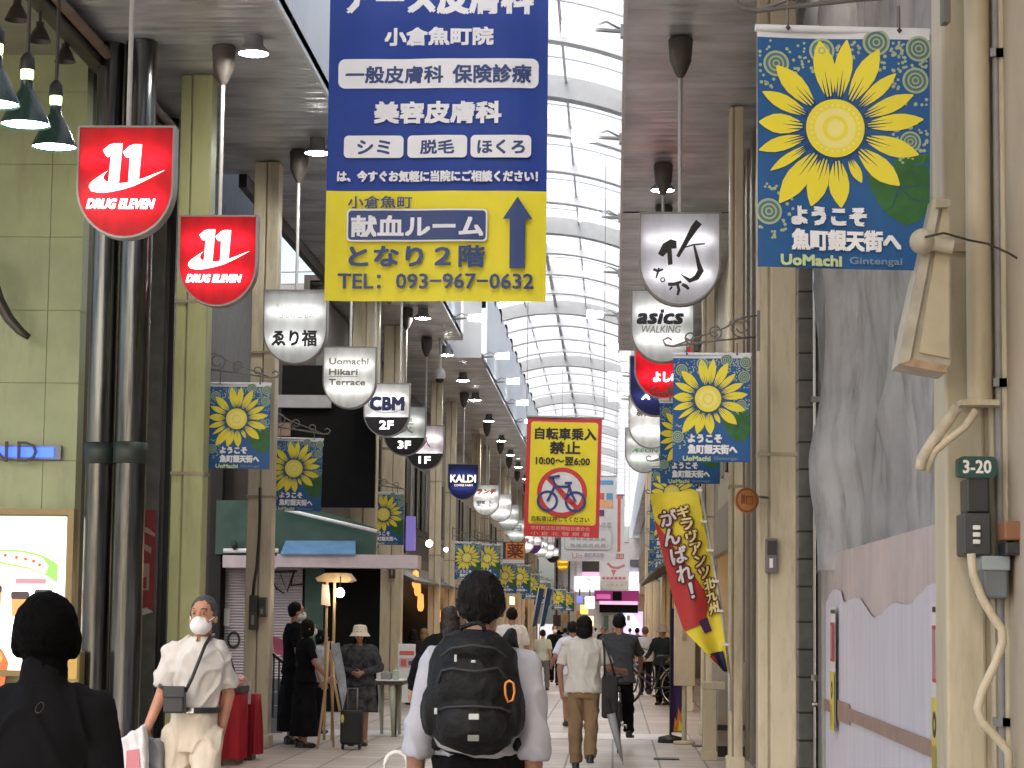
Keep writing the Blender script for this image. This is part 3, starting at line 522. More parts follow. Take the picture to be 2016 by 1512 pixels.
# ---------------------------------------------------------------- right side
BEI = M('beige render', (.40, .34, .24), .6, var=.15, sc=2)
r = thing('brown_building', (1.7, 24, 0), 'brown panelled building front right of the slanted flag', 'shop building')
b = MB(); b.box((1.56, 20.6, 0), (3, 29.5, HS + .4), BROWN)
for k in range(9): y = 20.7 + k * 1.0; b.box((1.52, y, .3), (1.556, y + .16, HS + .3), DKBR); b.box((1.49, y + .2, .0), (1.556, y + .5, HS + .3), M('taupe strip', (.27, .235, .18), .6, var=.15))
b.build('wall', r)
shop_row(29.6, 37, 'beige shop front behind the slanted flag on the right', BEI, M('taupe strip', (.27, .235, .18), .6), None, True, 3.0, 1)
shop_row(37.1, 60, 'grey beige shop front beyond the parked bicycle on the right', M('grey beige wall', (.28, .25, .2), .6), M('pale sign board', (.5, .46, .4), .5), M('dark awning', (.08, .07, .06), .6), True, 2.9, 1)
shop_row(60.1, 90, 'brown shop front with warm display far on the right', OLIVE, M('pale sign board', (.5, .46, .4), .5), None, True, 3.0, 1)
shop_row(90.1, 150, 'farthest beige shop front on the right', BEI, None, None, True, 3.0, 1)
# grey block wall end and steel pole
a, c = at(1572, 1000, 19.7), at(1601, 1000, 19.7); b = MB(); BLK = M('grey concrete block', (.22, .215, .19), .75, var=.18, sc=6, bump=.2); z = 0.; k = 0
b.box((a.x + .004, 19.71, 0), (c.x - .004, 20.3, HS + .3), M('dark block joint', (.07, .068, .06), .8))
while z < HS + .2: h = .235 if k % 3 else .30; b.box((a.x, 19.7, z + .008), (c.x, 20.29, z + h - .008), BLK, .006); z += h; k += 1
tag(b.build('block_wall', loc=(a.x, 19.7, 0)), 'narrow grey concrete block wall end between cream column and hoarding', 'wall')
p = at(1605, 1000, 19.5); b = MB(); b.tube((p.x, 19.5, 0), (p.x, 19.5, HS + .2), .022, .022, CHROME, 12); b.tube((p.x + .05, 19.55, 0), (p.x + .05, 19.55, HS + .2), .016, .016, GREY, 10)
for z in (1.05, 3.4): b.box((p.x - .04, 19.46, z), (p.x + .08, 19.58, z + .05), CHROME)
b.tube(at(1598, 1387, 19.3), at(1624, 1387, 19.3), .018, .018, CHROME, 10); tag(b.build('scaffold_pole', loc=(p.x, 19.5, 0)), 'thin galvanised scaffold pole with clamp beside the block wall', 'pole')
# hoarding of white film covered panels and loose grey sheet above
XH = 1.75
r = thing('hoarding', (XH, 14, 0), 'white film covered construction hoarding with brown tape line on the right', 'hoarding')
FILM = M('white plastic film', (.60, .58, .66), .38, var=.10, sc=3, bump=.25, bsc=6, st=(3, 3, .4)); FILM2 = M('pinkish board', (.50, .425, .41), .6, var=.12, sc=2, dirt_shade=.35)
yy = [8.9, 10.6, 11.5, 12.4, 13.5, 14.9, 16.6, 18.4, 19.2]
b = MB()
for i in range(len(yy) - 1): b.box((XH, yy[i] + .006, 0), (XH + .03, yy[i + 1] - .006, 2.09), FILM2, .003)
b.box((XH + .012, 8.9, 0), (XH + .04, 19.2, 2.07), M('panel gap', (.12, .09, .11), .8)); b.build('panel', r)
b = MB(); rr = random.Random(3); NY, NZ = 90, 24; vs = []; top = []
for j in range(NY + 1):
    y = 8.9 + 10.3 * j / NY; zt = 1.68 - .06 * math.sin((y - 9) * 1.3) - .035 * math.sin(y * 3.3 + 1) - .012 * rr.random() - (.0 if y < 17.5 else -.06)
    for i in range(NZ + 1):
        z = zt * i / NZ; vs.append(V((XH - .012 - .012 * abs(noise.noise(V((y * 1.6, z * .5, 0)))) - .006 * abs(noise.noise(V((y * 6, z * .7, 3)))), y, z)))
b.faces(vs, [(j * (NZ + 1) + i, j * (NZ + 1) + i + 1, (j + 1) * (NZ + 1) + i + 1, (j + 1) * (NZ + 1) + i) for j in range(NY) for i in range(NZ)], FILM, True); b.build('plastic_film', r)
b = MB(); TAPE = M('brown tape', (.30, .20, .16), .5, var=.2)
b.box((XH - .032, 9, .83), (XH - .025, 16.9, .92), TAPE); b.box((XH - .034, 16.9, .80), (XH - .027, 17.9, .95), TAPE); b.box((XH - .032, 17.9, .83), (XH - .025, 19.15, .92), TAPE); b.build('tape', r)
b = MB(); b.box((XH - .05, 18.9, 0), (XH + .05, 19.2, 2.0), M('grey edge trim', (.3, .3, .3), .4, .5)); b.build('edge_post', r)
for i, (y, lab) in enumerate(((12.1, 'nearer'), (17.75, 'farther'))):
    P = Print(0, 0, 1, y=0); nr = 'nearer red and yellow notice strip on the white hoarding' if i == 0 else 'farther small red and yellow notice strip on the white hoarding'
    w2 = .30 if i == 0 else .42
    P.rect(0, 0, w2, .95, M('notice paper', (.66, .64, .62), .5)); P.rect(.02, .02, w2 - .01, .05, BLACKP); P.rect(w2 - .02, .05, w2, .95, OFFW); P.rect(.02, .12, w2 - .06, .42, M('notice red', (.42, .05, .05), .5))
    for k in range(3): P.rect(.05 + .06 * k, .14, .075 + .06 * k, .40, M('notice pale print', (.6, .45, .43), .5))
    P.rect(.02, .50, w2 - .04, .95, M('notice yellow', (.62, .52, .06), .5)); P.ring(.02 + w2 / 2 - .04, .64, .07, .03, M('notice black', (.03, .03, .04), .5)); [P.rect(.05 + .07 * k, .75, .075 + .07 * k, .92, M('notice dark yellow', (.42, .34, .05), .5)) for k in range(3)]
    o = P.build('notice', loc=None); o.location = (XH - .045, y + w2, 1.66); o.rotation_euler = (0, 0, -math.pi / 2); tag(o, nr, 'notice', 'notices on the hoarding')
b = MB(); b.box((XH - .08, 11.5, .85), (XH - .04, 11.66, 1.62), M('weathered wood', (.30, .21, .16), .7, var=.35, sc=8)); b.box((XH - .082, 11.49, .85), (XH - .038, 11.6, .95), M('faded red end', (.28, .06, .06), .6)); tag(b.build('wooden_batten', loc=(XH, 11.5, .85)), 'weathered wooden batten leaning on the hoarding next to the big column', 'batten')
# loose sheet
SHEET = M('grey mesh sheet', (.29, .29, .295), .45, var=.3, sc=1.6, bump=.1, bsc=30, st=(1, 1.5, .6), dirt_shade=.75)  # dark mottling put in for the shade and highlights of the creases
b = MB(); NY, NZ = 170, 120; vs = []
for j in range(NY + 1):
    y = 8.7 + 10.75 * j / NY
    for i in range(NZ + 1):
        z = 1.95 + 5.0 * i / NZ; q = V((y * .55, z * .22, 1.7)); rg = lambda v, e: max(0, 1 - abs(noise.noise(v)) * 2.6) ** e; f = rg(V((y * .8, z * .10, 1.7)), 2) * .6 + rg(V((y * 1.7 + .25 * math.sin(z * .9), z * .14, 5)), 2) * .35 + rg(V((y * .5 + z * .35, z * .5 - y * .2, 9)), 3) * .3 * max(0, 1 - abs(z - 2.9) / 1.6)
        vs.append(V((XH + .32 - .34 * f - .22 * max(0, min(1, (y - 17.2) / 1.6)) + .02 * noise.noise(V((y * 3.5, z * .4, 2))) + .012 * abs(noise.noise(V((y * 6 + z * 2, z * 2.2, 4)))), y, z)))
b.faces(vs, [(j * (NZ + 1) + i, j * (NZ + 1) + i + 1, (j + 1) * (NZ + 1) + i + 1, (j + 1) * (NZ + 1) + i) for j in range(NY) for i in range(NZ)], SHEET, True)
tag(b.build('scaffold_sheet', loc=(XH + .1, 14, 2)), 'creased translucent grey sheet hanging above the white hoarding', 'sheet')
b = MB(); b.box((XH + .5, 8.6, 0), (XH + 4, 20.4, HS + .4), M('bare grey wall', (.2, .195, .19), .7, var=.3)); tag(b.build('building_site', loc=(XH + 1, 14, 0)), 'bare grey building behind the hanging sheet and hoarding', 'building')
for z in (2.6, 4.4, 6.2): pass
# near right wall and pipes
a = at(1992, 900, 8.1); b = MB(); b.box((a.x, -18, 0), (a.x + 3, 8.62, HS), M('beige painted wall', (.46, .385, .29), .55, var=.12, sc=2)); tag(b.build('shop_wall', loc=(a.x, 8, 0)), 'smooth beige wall at the right edge beside the big column', 'wall')  # wall run on unseen behind the camera to cut sidelight
for px, rad, m_, lab in ((1968, .014, GREY, 'thin grey conduit running up beside the big column'), (1981, .017, CREAM, 'cream conduit between the grey pipe and the beige wall')):
    c = at(px, 900, 8.2); b = MB(); b.tube((c.x, 8.2, 0), (c.x, 8.2, HS - .01), rad, rad, m_, 12)
    for z in (1.2, 2.4, 3.6, 5.0): b.box((c.x - rad - .01, 8.17, z), (c.x + rad + .01, 8.26, z + .03), m_)
    tag(b.build('conduit', loc=(c.x, 8.2, 0)), lab, 'conduit')
p = at(1928, 700, 8.2); b = MB(); b.tube((p.x, 8.2, at(1928, 790, 8.2).z), (p.x, 8.2, HS - .01), .045, .045, CREAM, 16); z = at(1900, 800, 8.2).z; b.box((p.x - .075, 8.14, z), (p.x + .06, 8.25, z + .02), CREAM)
tag(b.build('cable_duct', loc=(p.x, 8.2, z)), 'round cream cable duct ending halfway up the big column', 'cable duct')
# floodlight housing on bracket
r = thing('floodlight', at(1820, 560, 7.95), 'cream angled floodlight housing on a bracket at the big column', 'floodlight')
ZF = lambda px, py: at(px, py, 7.95); CRM_ = CREAM; CREAM = M('aged grey beige casing', (.40, .37, .29), .5, var=.25, sc=6, bump=.08, bsc=20)
b = MB(); b.prism([ZF(1835, 392), ZF(1872, 392), ZF(1872, 715), ZF(1862, 735), ZF(1768, 718), ZF(1782, 640)], (0, .20, 0), CREAM); b.build('housing', r)
b = MB(); b.prism([V((0, -.02, 0)) + q for q in (ZF(1835, 392), ZF(1850, 398), ZF(1790, 712), ZF(1768, 718))], (0, .018, 0), CREAM); b.prism([V((0, -.015, 0)) + q for q in (ZF(1790, 706), ZF(1864, 720), ZF(1862, 735), ZF(1768, 718))], (0, .014, 0), M('rusty cream', (.36, .25, .15), .7, var=.35, sc=14)); b.prism([V((0, -.012, 0)) + q for q in (ZF(1856, 405), ZF(1868, 405), ZF(1868, 706), ZF(1808, 694))], (0, .01, 0), M('cream lens cover', (.42, .37, .25), .35)); b.build('rim', r)
b = MB(); c = ZF(1812, 480) + V((0, -.05, 0)); b.ell(c, (.045, .06, .045), CREAM); b.tube(c, ZF(1872, 490) + V((0, -.05, 0)), .026, .026, CREAM); b.build('mounting_arm', r); b = MB(); b.box(ZF(1840, 398) + V((0, -.04, 0)), ZF(1862, 412) + V((0, -.02, 0)), CREAMD); b.build('clip', r)
CREAM = CRM_
tag(MB().path([ZF(1812, 478) + V((0, -.12, 0)), ZF(1850, 468) + V((0, -.1, 0)), ZF(1905, 472), ZF(1945, 480), ZF(1985, 498), ZF(2030, 525)], .004, DKBR, 6).build('cable', loc=ZF(1900, 480)), 'thin black cable looping from the floodlight to the right edge', 'cable')
# looping duct ends below
for i, (pts, rad, lab) in enumerate(((((1885, 802), (1862, 835), (1832, 875), (1815, 905), (1812, 925)), .02, 'thick worn cream hose hanging from the big column, left one of the pair'), (((1922, 808), (1900, 840), (1866, 866), (1838, 890), (1826, 928)), .014, 'thinner worn cream hose hanging from the big column, right one of the pair'))):
    tag(MB().path([at(x, y, 8.05) for x, y in pts], rad, M('worn cream hose', (.50, .44, .32), .7, var=.3, sc=12), 10).build('hose', loc=at(1880, 850, 8.05)), lab, 'hose', 'hoses on the big column')
tag(MB().path([at(x, y, 8.05) for x, y in ((1912, 1090), (1916, 1130), (1932, 1175), (1955, 1215), (1972, 1238), (1974, 1265), (1958, 1310), (1936, 1355), (1924, 1395), (1932, 1420), (1965, 1455), (1985, 1480), (1987, 1530))], .016, M('ivory flexible pipe', (.56, .49, .35), .5, var=.15), 10).build('flexible_pipe', loc=at(1940, 1300, 8.05)), 'ivory flexible pipe snaking down the big column from the switch box', 'pipe')
r = thing('address_plate', at(1920, 920, 8.15), 'dark green address plate reading 3-20 on the big column', 'address plate')
k = 8.1 / F; P = Print(1886, 898, k, y=0); P.rect(1886, 898, 1962, 940, M('dark green plate', (.01, .06, .05), .4), r=12); P.text('3-20', 1896, 906, 1950, 931, WHITE, .8); o = P.build('plate', r); o.location = at(1886, 898, 8.12); o.matrix_parent_inverse = wm(r).inverted()
b = MB(); x0, z0, x1, z1 = fr(1888, 938, 1960, 900, 8.14); b.box((x0, 8.13, z0), (x1, 8.235, z1), M('dark green plate', (.01, .06, .05), .4), .01); b.build('backing', r)
r = thing('switch_box', at(1925, 1015, 8.1), 'black switch box with three pale switches under the address plate', 'switch box')
x0, z0, x1, z1 = fr(1897, 1094, 1952, 1010, 8.08); b = MB(); b.box((x0, 8.08, z0), (x1, 8.25, z1), M('charcoal box', (.04, .04, .042), .5), .008); x0, z0, x1, z1 = fr(1903, 1010, 1948, 942, 8.1); b.box((x0, 8.1, z0), (x1, 8.25, z1), BLACKP, .008); b.build('housing', r)
for i, py in enumerate((1034, 1048, 1062)): x0, z0, x1, z1 = fr(1916, py + 9, 1930, py, 8.07); b = MB(); b.box((x0, 8.065, z0), (x1, 8.085, z1), OFFW, .003); b.build('switch', r)
x0, z0, x1, z1 = fr(1936, 1178, 1985, 1098, 8.06); b = MB(); b.box((x0, 8.06, z0), (x1, 8.25, z1), M('blue grey box', (.13, .15, .16), .45), .01); b.box((x0 - .006, 8.05, z1 - .045), (x1 + .006, 8.25, z1 + .006), M('light blue grey lid', (.30, .35, .37), .4), .006); tag(b.build('junction_box', loc=((x0 + x1) / 2, 8.1, z0)), 'blue grey junction box below the black switch box', 'junction box')
x0, z0, x1, z1 = fr(1978, 1092, 2030, 1026, 7.95); b = MB(); b.box((x0, 7.95, z0 + .05), (x1, 8.12, z1), M('rust brown box', (.24, .11, .05), .6), .008); b.box((x0 + .005, 7.96, z0), (x1, 8.12, z0 + .045), BLACKP, .006); tag(b.build('meter_box', loc=((x0 + x1) / 2, 8, z0)), 'rust brown meter box cut by the right edge', 'meter box')
# call box on the second right column, meter boxes on left columns
for (a, b1, c, d, Y, lab) in ((1508, 1128, 1531, 1060, 18.82, 'small grey call box with a white button on the cream column'), (489, 1240, 508, 1172, 26.5, 'black meter box on the cream column by the side street'), (508, 1215, 524, 1176, 26.45, 'small rounded brown box beside the black meter box'), (766, 1138, 778, 1098, 41.9, 'small brown box on the tall bright column')):
    x0, z0, x1, z1 = fr(a, b1, c, d, Y); b = MB(); b.box((x0, Y, z0), (x1, Y + .14, z1), M('grey box', (.13, .12, .125), .5) if Y < 20 else M('dark meter box', (.06, .052, .045), .5), .01); b.box((x0 + .3 * (x1 - x0), Y - .006, z0 + .15 * (z1 - z0)), (x0 + .6 * (x1 - x0), Y + .01, z0 + .42 * (z1 - z0)), OFFW if Y < 20 else GREY, .002); b.box((x0 + .01, Y - .004, z0 + .52 * (z1 - z0)), (x1 - .01, Y + .01, z1 - .02), BLACKP)
    tag(b.build('wall_box', loc=((x0 + x1) / 2, Y, z0)), lab, 'wall box')
tag(MB().path([at(x, y, 26.5) for x, y in ((512, 960), (512, 1000), (510, 1060), (505, 1120), (500, 1150), (498, 1172))], .018, DKBR, 8).build('cable', loc=at(505, 1100, 26.5)), 'dark cable running down the cream column into the meter box', 'cable')
# guard post
Y = 25.5; x0 = at(1384, 1400, Y).x; x1 = at(1411, 1400, Y).x; z1 = at(1396, 1352, Y).z
b = MB(); b.box((x0, Y, 0), (x1, Y + .25, z1), CREAM, .01); b.box((x0 - .01, Y - .012, z1 - .03), (x1 + .1, Y + .26, z1 + .05), CREAM, .01); b.box((x0 - .02, Y - .015, 0), (x1 + .01, Y + .26, .1), CREAM, .01); tag(b.build('guard_post', loc=((x0 + x1) / 2, Y, 0)), 'short cream capped post below the yellow flag', 'guard post')
r = thing('vending_cabinet', (1.25, 27, 0), 'low beige cabinet with grey base behind the short cream post', 'cabinet'); x0 = at(1412, 1400, 26.2).x; b = MB(); b.box((x0, 26.2, .12), (1.54, 27.6, 1.05), M('beige cabinet', (.36, .31, .24), .55), .01); b.build('body', r); b = MB(); b.box((x0 + .01, 26.22, 0), (1.53, 27.58, .12), DKBR); b.box((x0, 26.18, .3), (1.54, 26.198, .36), DKBR); b.build('base', r)
# orange round sign
c = at(1470, 985, 18.7); r = thing('round_sign', c, 'round orange brown hanging sign left of the cream column', 'round sign'); OB = M('orange brown board', (.42, .17, .05), .5, var=.15)
b = MB(); b.lathe((0, 0, 0), [(0, -.02), (.095, -.02), (.105, -.01), (.105, .01), (.095, .02), (0, .02)], OB, 24); o = b.build('board', r); o.rotation_euler = (math.pi / 2, 0, .35); o.location = c
o.matrix_parent_inverse = wm(r).inverted()
P = Print(0, 0, 1, y=0); P.ring(0, 0, .098, .085, M('dark orange', (.2, .07, .02), .5)); P.rect(-.05, -.045, -.02, .03, M('dark orange', (.2, .07, .02), .5)); P.line([(-.005, -.03), (.05, -.03), (.05, .03), (-.005, .03), (-.005, -.03)], .012, M('dark orange', (.2, .07, .02), .5)); o = P.build('emblem', r); o.location = c + V((0, -.024, 0)); o.rotation_euler = (0, 0, .35); o.matrix_parent_inverse = wm(r).inverted()
b = MB(); b.tube(c + V((.1, .01, .03)), c + V((.18, .15, .03)), .012, .012, IRON, 6); b.build('bracket', r)
# ---------------------------------------------------------------- far end of the arcade
r = thing('end_building', (-.6, 150, 0), 'bright shop building closing the far end with magenta sign and white canopy', 'shop building'); Y = 150
def fb(a, d, c, b1, Y, m, nm, t=.3): x0, z0, x1, z1 = fr(a, d, c, b1, Y); q = MB(); q.box((x0, Y, z0), (x1, Y + t, z1), m); return q.build(nm, r)
fb(1090, 1262, 1330, 1060, 150, M('pale end wall', (.62, .62, .64), .5), 'wall', 2)
fb(1130, 1165, 1280, 1136, 149, EM('lit white canopy', (.9, .88, .95), .32), 'canopy', .9); fb(1146, 1136, 1180, 1126, 149.4, EM('pink board', (.6, .38, .5), .3), 'upper_sign'); fb(1240, 1135, 1262, 1126, 149.4, EM('white board', (.8, .85, .95), .35), 'upper_sign'); fb(1146, 1126, 1180, 1098, 149.5, DKBR, 'upper_window')
fb(1240, 1114, 1274, 1102, 149.5, M('slate band', (.12, .13, .17), .5), 'upper_window'); fb(1238, 1130, 1274, 1117, 149.6, M('lilac band', (.5, .52, .65), .5), 'upper_sign')
s_ = fb(1170, 1184, 1258, 1163, 148.8, EM('magenta sign', (.16, .010, .09), .3), 'magenta_sign'); fb(1206, 1182, 1224, 1165, 148.6, DARK, 'sign_panel', .1); fb(1174, 1179, 1202, 1170, 148.6, EM('pink print', (.4, .08, .25), .4), 'sign_panel', .1)
fb(1180, 1206, 1256, 1187, 149, DARK, 'opening'); fb(1180, 1190, 1256, 1184, 148.7, EM('pink strip', (.5, .3, .45), .6), 'awning')
fb(1226, 1262, 1266, 1204, 149.2, EM('lilac shop light', (.6, .5, .85), .35), 'lit_display'); fb(1184, 1262, 1226, 1208, 149.2, M('grey shop interior', (.28, .3, .28), .6), 'shop_interior'); fb(1188, 1240, 1198, 1212, 149, M('dark green board', (.045, .095, .075), .55), 'green_panel')
for a, d, c, b1 in ((1232, 1225, 1246, 1210), (1248, 1240, 1256, 1228), (1238, 1250, 1244, 1238)): fb(a, d, c, b1, 149, EM('white glare panel', (1, 1, 1), .9), 'lit_panel', .1)
rr = random.Random(12)
for i in range(26):                            # busy shop fronts of the closing building
    px = rr.uniform(1092, 1285); py = rr.uniform(1205, 1258); w_ = rr.uniform(3, 9); h = rr.uniform(6, 26)
    if 1184 < px < 1226: continue
    fb(px - w_, py + h / 2, px + w_, py - h / 2, 148.9 - .02 * i, rr.choice([CREAM, DKBR, M('ochre goods', (.4, .26, .08), .6), DARK, M('lilac band', (.5, .52, .65), .5), M('red goods', (.35, .07, .06), .6), LGREY, EM('warm front light', (1, .8, .55), .5)]), 'shop_front_panel', .015)
for k, px in enumerate((1096, 1108, 1120, 1133, 1285, 1298, 1312)): fb(px - 3, 1262, px + 3, 1062, 149.3, CREAM if k % 2 else DKBR, 'pilaster', .2)
for i, (px, py, Y, w_, h, col, lab) in enumerate(((1161, 1186, 110, 20, 24, (1, .97, .9), 'white lit box lantern far ahead left of the magenta sign'), (1275, 1190, 95, 12, 28, (1, 1, .9), 'tall white lit lantern far ahead right of the magenta sign'), (1141, 1180, 105, 12, 14, (.15, .2, .6), 'small blue lit sign far along the left row'), (1280, 1222, 90, 10, 14, (1, .3, .05), 'orange glowing sign far along the right row'), (1150, 1200, 120, 16, 18, (.85, .65, .15), 'yellow lit sign far along the left row'))):
    x0, z0, x1, z1 = fr(px - w_ / 2, py + h / 2, px + w_ / 2, py - h / 2, Y); b = MB(); b.box((x0, Y, z0), (x1, Y + .35, z1), EM('far sign %d' % i, col, .5), .04); b.tube(((x0 + x1) / 2, Y + .15, z1), ((x0 + x1) / 2, Y + .15, z1 + .3), .03, .03, DKBR, 6); tag(b.build('box_lantern', loc=(x0, Y, z0)), lab, 'lit sign')
# ---------------------------------------------------------------- shield shaped hanging signs
SW, SH = .744, .865
def shield(inset=0.):
    w = SW / 2 - inset; pts = [(-w, -inset), (w, -inset), (w, -.47)]
    pts += [(w * math.cos(-math.pi * i / 18), -.47 - (SH - .47 - inset) * math.sin(math.pi * i / 18)) for i in range(1, 18)]
    return pts + [(-w, -.47)]
TUBE = EM('lit sign tube', (1, .985, .95), 6.2)
SILV = TL('silver white acrylic', (.74, .76, .78), .72); LWHT = TL('white acrylic', (.86, .86, .86), .75); LRED = TL('red acrylic', (.72, .012, .03), .7, (.95, .012, .03)); LNAV = TL('navy acrylic', (.012, .016, .09), .5, (.02, .03, .16)); LLIL = TL('lilac white acrylic', (.66, .66, .74), .62)
LPNK = TL('pink white acrylic', (.82, .74, .8), .75); LYEL = TL('amber acrylic', (.75, .42, .03), .6); LGRY = TL('grey white acrylic', (.6, .63, .62), .6)
HOUS = M('sign housing grey', (.24, .235, .225), .45, .3); INK = M('black print', (.012, .012, .014), .5); INKG = M('grey print', (.22, .23, .23), .5); INKW = EM('backlit white lettering', (1, .96, .96), 1.1)
POLE = M('grey white pole', (.50, .50, .49), .45, var=.12)
def shield_sign(cx, top, Y, face, lab, art=None, housing=None, rose=True, pole_dx=0., poles=1):
    c = at(cx, top, Y); r = thing('shield_sign', (c.x, Y, HS), lab, 'hanging sign', 'shield shaped shop signs hanging from the soffit')
    hm = housing or HOUS; o_ = [V((x, Y, z)) + V((c.x, 0, c.z)) for x, z in shield()]; n = len(o_); D = V((0, .15, 0)); ins = [V((x, Y, z)) + V((c.x, 0, c.z)) for x, z in shield(.016)]
    b = MB(); b.faces([p + D for p in o_], tessellate_polygon([o_]), hm)
    b.faces(o_ + [p + D for p in o_], [(i, (i + 1) % n, n + (i + 1) % n, n + i) for i in range(n)], hm)
    b.faces(o_ + ins, [(i, (i + 1) % n, n + (i + 1) % n, n + i) for i in range(n)], hm); b.faces(ins + [p + V((0, .012, 0)) for p in ins], [(i, (i + 1) % n, n + (i + 1) % n, n + i) for i in range(n)], hm)
    b.build('housing', r)
    if Y < 250:
        b = MB()
        for dz, hw in ((-.25, .31), (-.58, .29)): b.tube((c.x - hw, Y + .075, c.z + dz), (c.x + hw, Y + .075, c.z + dz), .013, .013, TUBE, 6)
        b.build('light_tube', r)
    P = Print(372, 0, .001, .0012, .012); P.faces([V((x, .012, z)) for x, z in shield(.016)], tessellate_polygon([[V((x, z, 0)) for x, z in shield(.016)]]), face)
    if art: art(P)
    o = P.build('face', r); o.location = (c.x, Y, c.z); o.matrix_parent_inverse = wm(r).inverted()
    px = c.x + pole_dx; b = MB()
    for k in range(poles):
        x = px + (k - (poles - 1) / 2) * .42; b.tube((x, Y + .075, c.z - .01), (x, Y + .075, HS + .01), .019, .019, POLE, 10)
    if rose: b.lathe((px, Y + .075, HS), [(.02, -.38), (.05, -.34), (.10, -.22), (.115, -.02), (.10, .0)], M('brown ceiling rose', (.10, .085, .075), .5), 16)
    b.build('pole', r); return r
def art11(P):
    q = lambda L_: [((x - 55) * .737, (y - 245) * .737) for x, y in L_]
    P.pg(q([(320, 500), (385, 445), (430, 430), (522, 430), (495, 835), (385, 835), (405, 548), (378, 575), (355, 560)]), INKW)
    P.pg(q([(528, 520), (595, 455), (645, 437), (725, 440), (700, 815), (592, 838), (602, 575), (570, 580), (548, 560)]), INKW)
    P.pg(q([(382, 712), (300, 765), (230, 815), (190, 860), (186, 890), (212, 928), (290, 945), (360, 943), (430, 932), (540, 908), (640, 878), (740, 832), (830, 784), (970, 707), (900, 732), (800, 772), (700, 808), (600, 836), (500, 847), (400, 840), (348, 818), (331, 785), (345, 750)]), INKW)
    P.text('DRUG ELEVEN', *[(180 - 55) * .737, (1010 - 245) * .737, (860 - 55) * .737, (1108 - 245) * .737], INKW, 4, .25)
def artE(P):
    P.text('ちょっと', 150, 168, 330, 215, INKG); P.line([(140, 228), (420, 228)], 5, INKG); P.text('きもの こもの', 190, 250, 590, 330, INKG); P.text('ゑり福', 110, 470, 620, 650, INK, 6)
def artT(P):
    g = M('olive grey print', (.16, .15, .11), .5)
    for i, (t, e) in enumerate((('Uomachi', 630), ('Hikari', 480), ('Terrace', 590))): y = 165 + i * 145; P.text(t, 90, y, e, y + 85, g, 4); P.line([(85, y + 108), (e + 10, y + 108)], 8, g)
def band(P, t):
    v = .63 * 865; pts = [(x * 1000 + 372, -z * 1000) for x, z in shield(.017) if -z * 1000 > v]; w_ = [x for x, z in shield(.017) if True]
    h = SW * 500 - 17; a = math.asin(min(1, (v - 470) / (865 - 470 - 17))); hx = h * math.cos(a)
    P.pg([(372 + hx, v)] + pts + [(372 - hx, v)], INK); P.text(t, 262, v + 62, 482, v + 190, INKW, 5)
def artC(P):
    P.ring(372, 330, 300, 286, INKG, ry=150); P.text('CBM', 110, 230, 640, 430, M('navy print', (.02, .025, .09), .5), 14); band(P, '2F')
def art3(P): P.text('炭', 250, 200, 520, 470, INKG); band(P, '3F')
def art1(P): P.text('久', 300, 180, 480, 430, M('magenta print', (.4, .06, .2), .5), 2); band(P, '1F')
def artK(P): P.text('KALDI', 70, 270, 674, 440, EM('backlit gold lettering', (.85, .75, .55), .9), 6); P.text('COFFEE FARM', 160, 490, 600, 540, EM('backlit gold lettering', (.85, .75, .55), .9))
def artN(P): P.text('ランチ', 120, 130, 640, 260, M('orange red print', (.6, .1, .04), .5), 12, .3); P.text('野上', 110, 450, 610, 610, M('violet grey print', (.12, .11, .16), .5), 5)
def artB(P):
    q = lambda L_: [((x - 165) * 1.73, (y - 45) * 1.73) for x, y in L_]; L = lambda pts, w_: P.line(q(pts), [a * 1.73 for a in w_], INK)
    P.pg(q([(264, 270), (290, 215), (330, 190), (362, 200), (362, 240), (336, 242), (342, 325), (318, 330), (313, 262), (290, 285)]), INK)
    L([(480, 98), (455, 130), (415, 200), (368, 285)], [40, 38, 26, 18]); L([(400, 236), (450, 220), (512, 214)], [6, 10, 8]); L([(455, 225), (466, 270), (478, 320), (490, 358), (468, 395), (432, 412), (385, 378)], [12, 16, 22, 34, 30, 24, 4])
    L([(240, 352), (265, 362), (292, 352)], [14, 16, 10]); L([(270, 345), (262, 375), (255, 400)], [10, 12, 8]); P.ring(*q([(290, 408)])[0], 24, 13, INK); L([(318, 432), (350, 432), (388, 418)], [18, 18, 14]); L([(366, 428), (376, 462), (368, 490)], [16, 16, 12]); L([(340, 445), (326, 462)], [12, 8]); L([(392, 432), (412, 442), (428, 458)], [16, 20, 14])
def artA(P): P.text('asics', 90, 240, 610, 400, M('dark navy print', (.015, .02, .035), .5), 10, .25); P.text('WALKING', 120, 425, 580, 510, INKG, 1.5, .15)
def artR(P): P.text('よしのや', 250, 520, 690, 640, INKW, 7)
def artNv(P): P.text('A', 190, 540, 300, 620, INKW, 6, .3)
def artM(P): P.text('新松本', 130, 200, 640, 340, M('brown grey print', (.12, .09, .08), .5), 5)
def artG(P): P.text('ÆEON', 140, 400, 620, 470, M('green print', (.08, .32, .16), .5), 3, .2); P.disc(430, 230, 40, M('pale orange print', (.6, .4, .3), .5))
def artQ(c, t=None, bnd=None):
    def f(P):
        if t: P.text(t, 180, 230, 560, 430, c, 8)
        if bnd: 
            h = SW * 500 - 17; P.pg([(372 + h, 480)] + [(x * 1000 + 372, -z * 1000) for x, z in shield(.017) if -z > .48] + [(372 - h, 480)], bnd)
    return f
DR = M('dark red housing', (.30, .01, .02), .4)
shield_sign(249, 247, 16.9, LRED, 'large red shield sign with white double one and swoosh, nearest on the left', art11, rose=False)
shield_sign(430, 423, 21.0, LRED, 'smaller red shield sign with white double one, second on the left', art11)
shield_sign(582, 570, 25.9, SILV, 'silver shield sign with black brush characters left of the blue banner', artE)
shield_sign(689, 682, 31.2, LWHT, 'cream white shield sign with three underlined English words', artT)
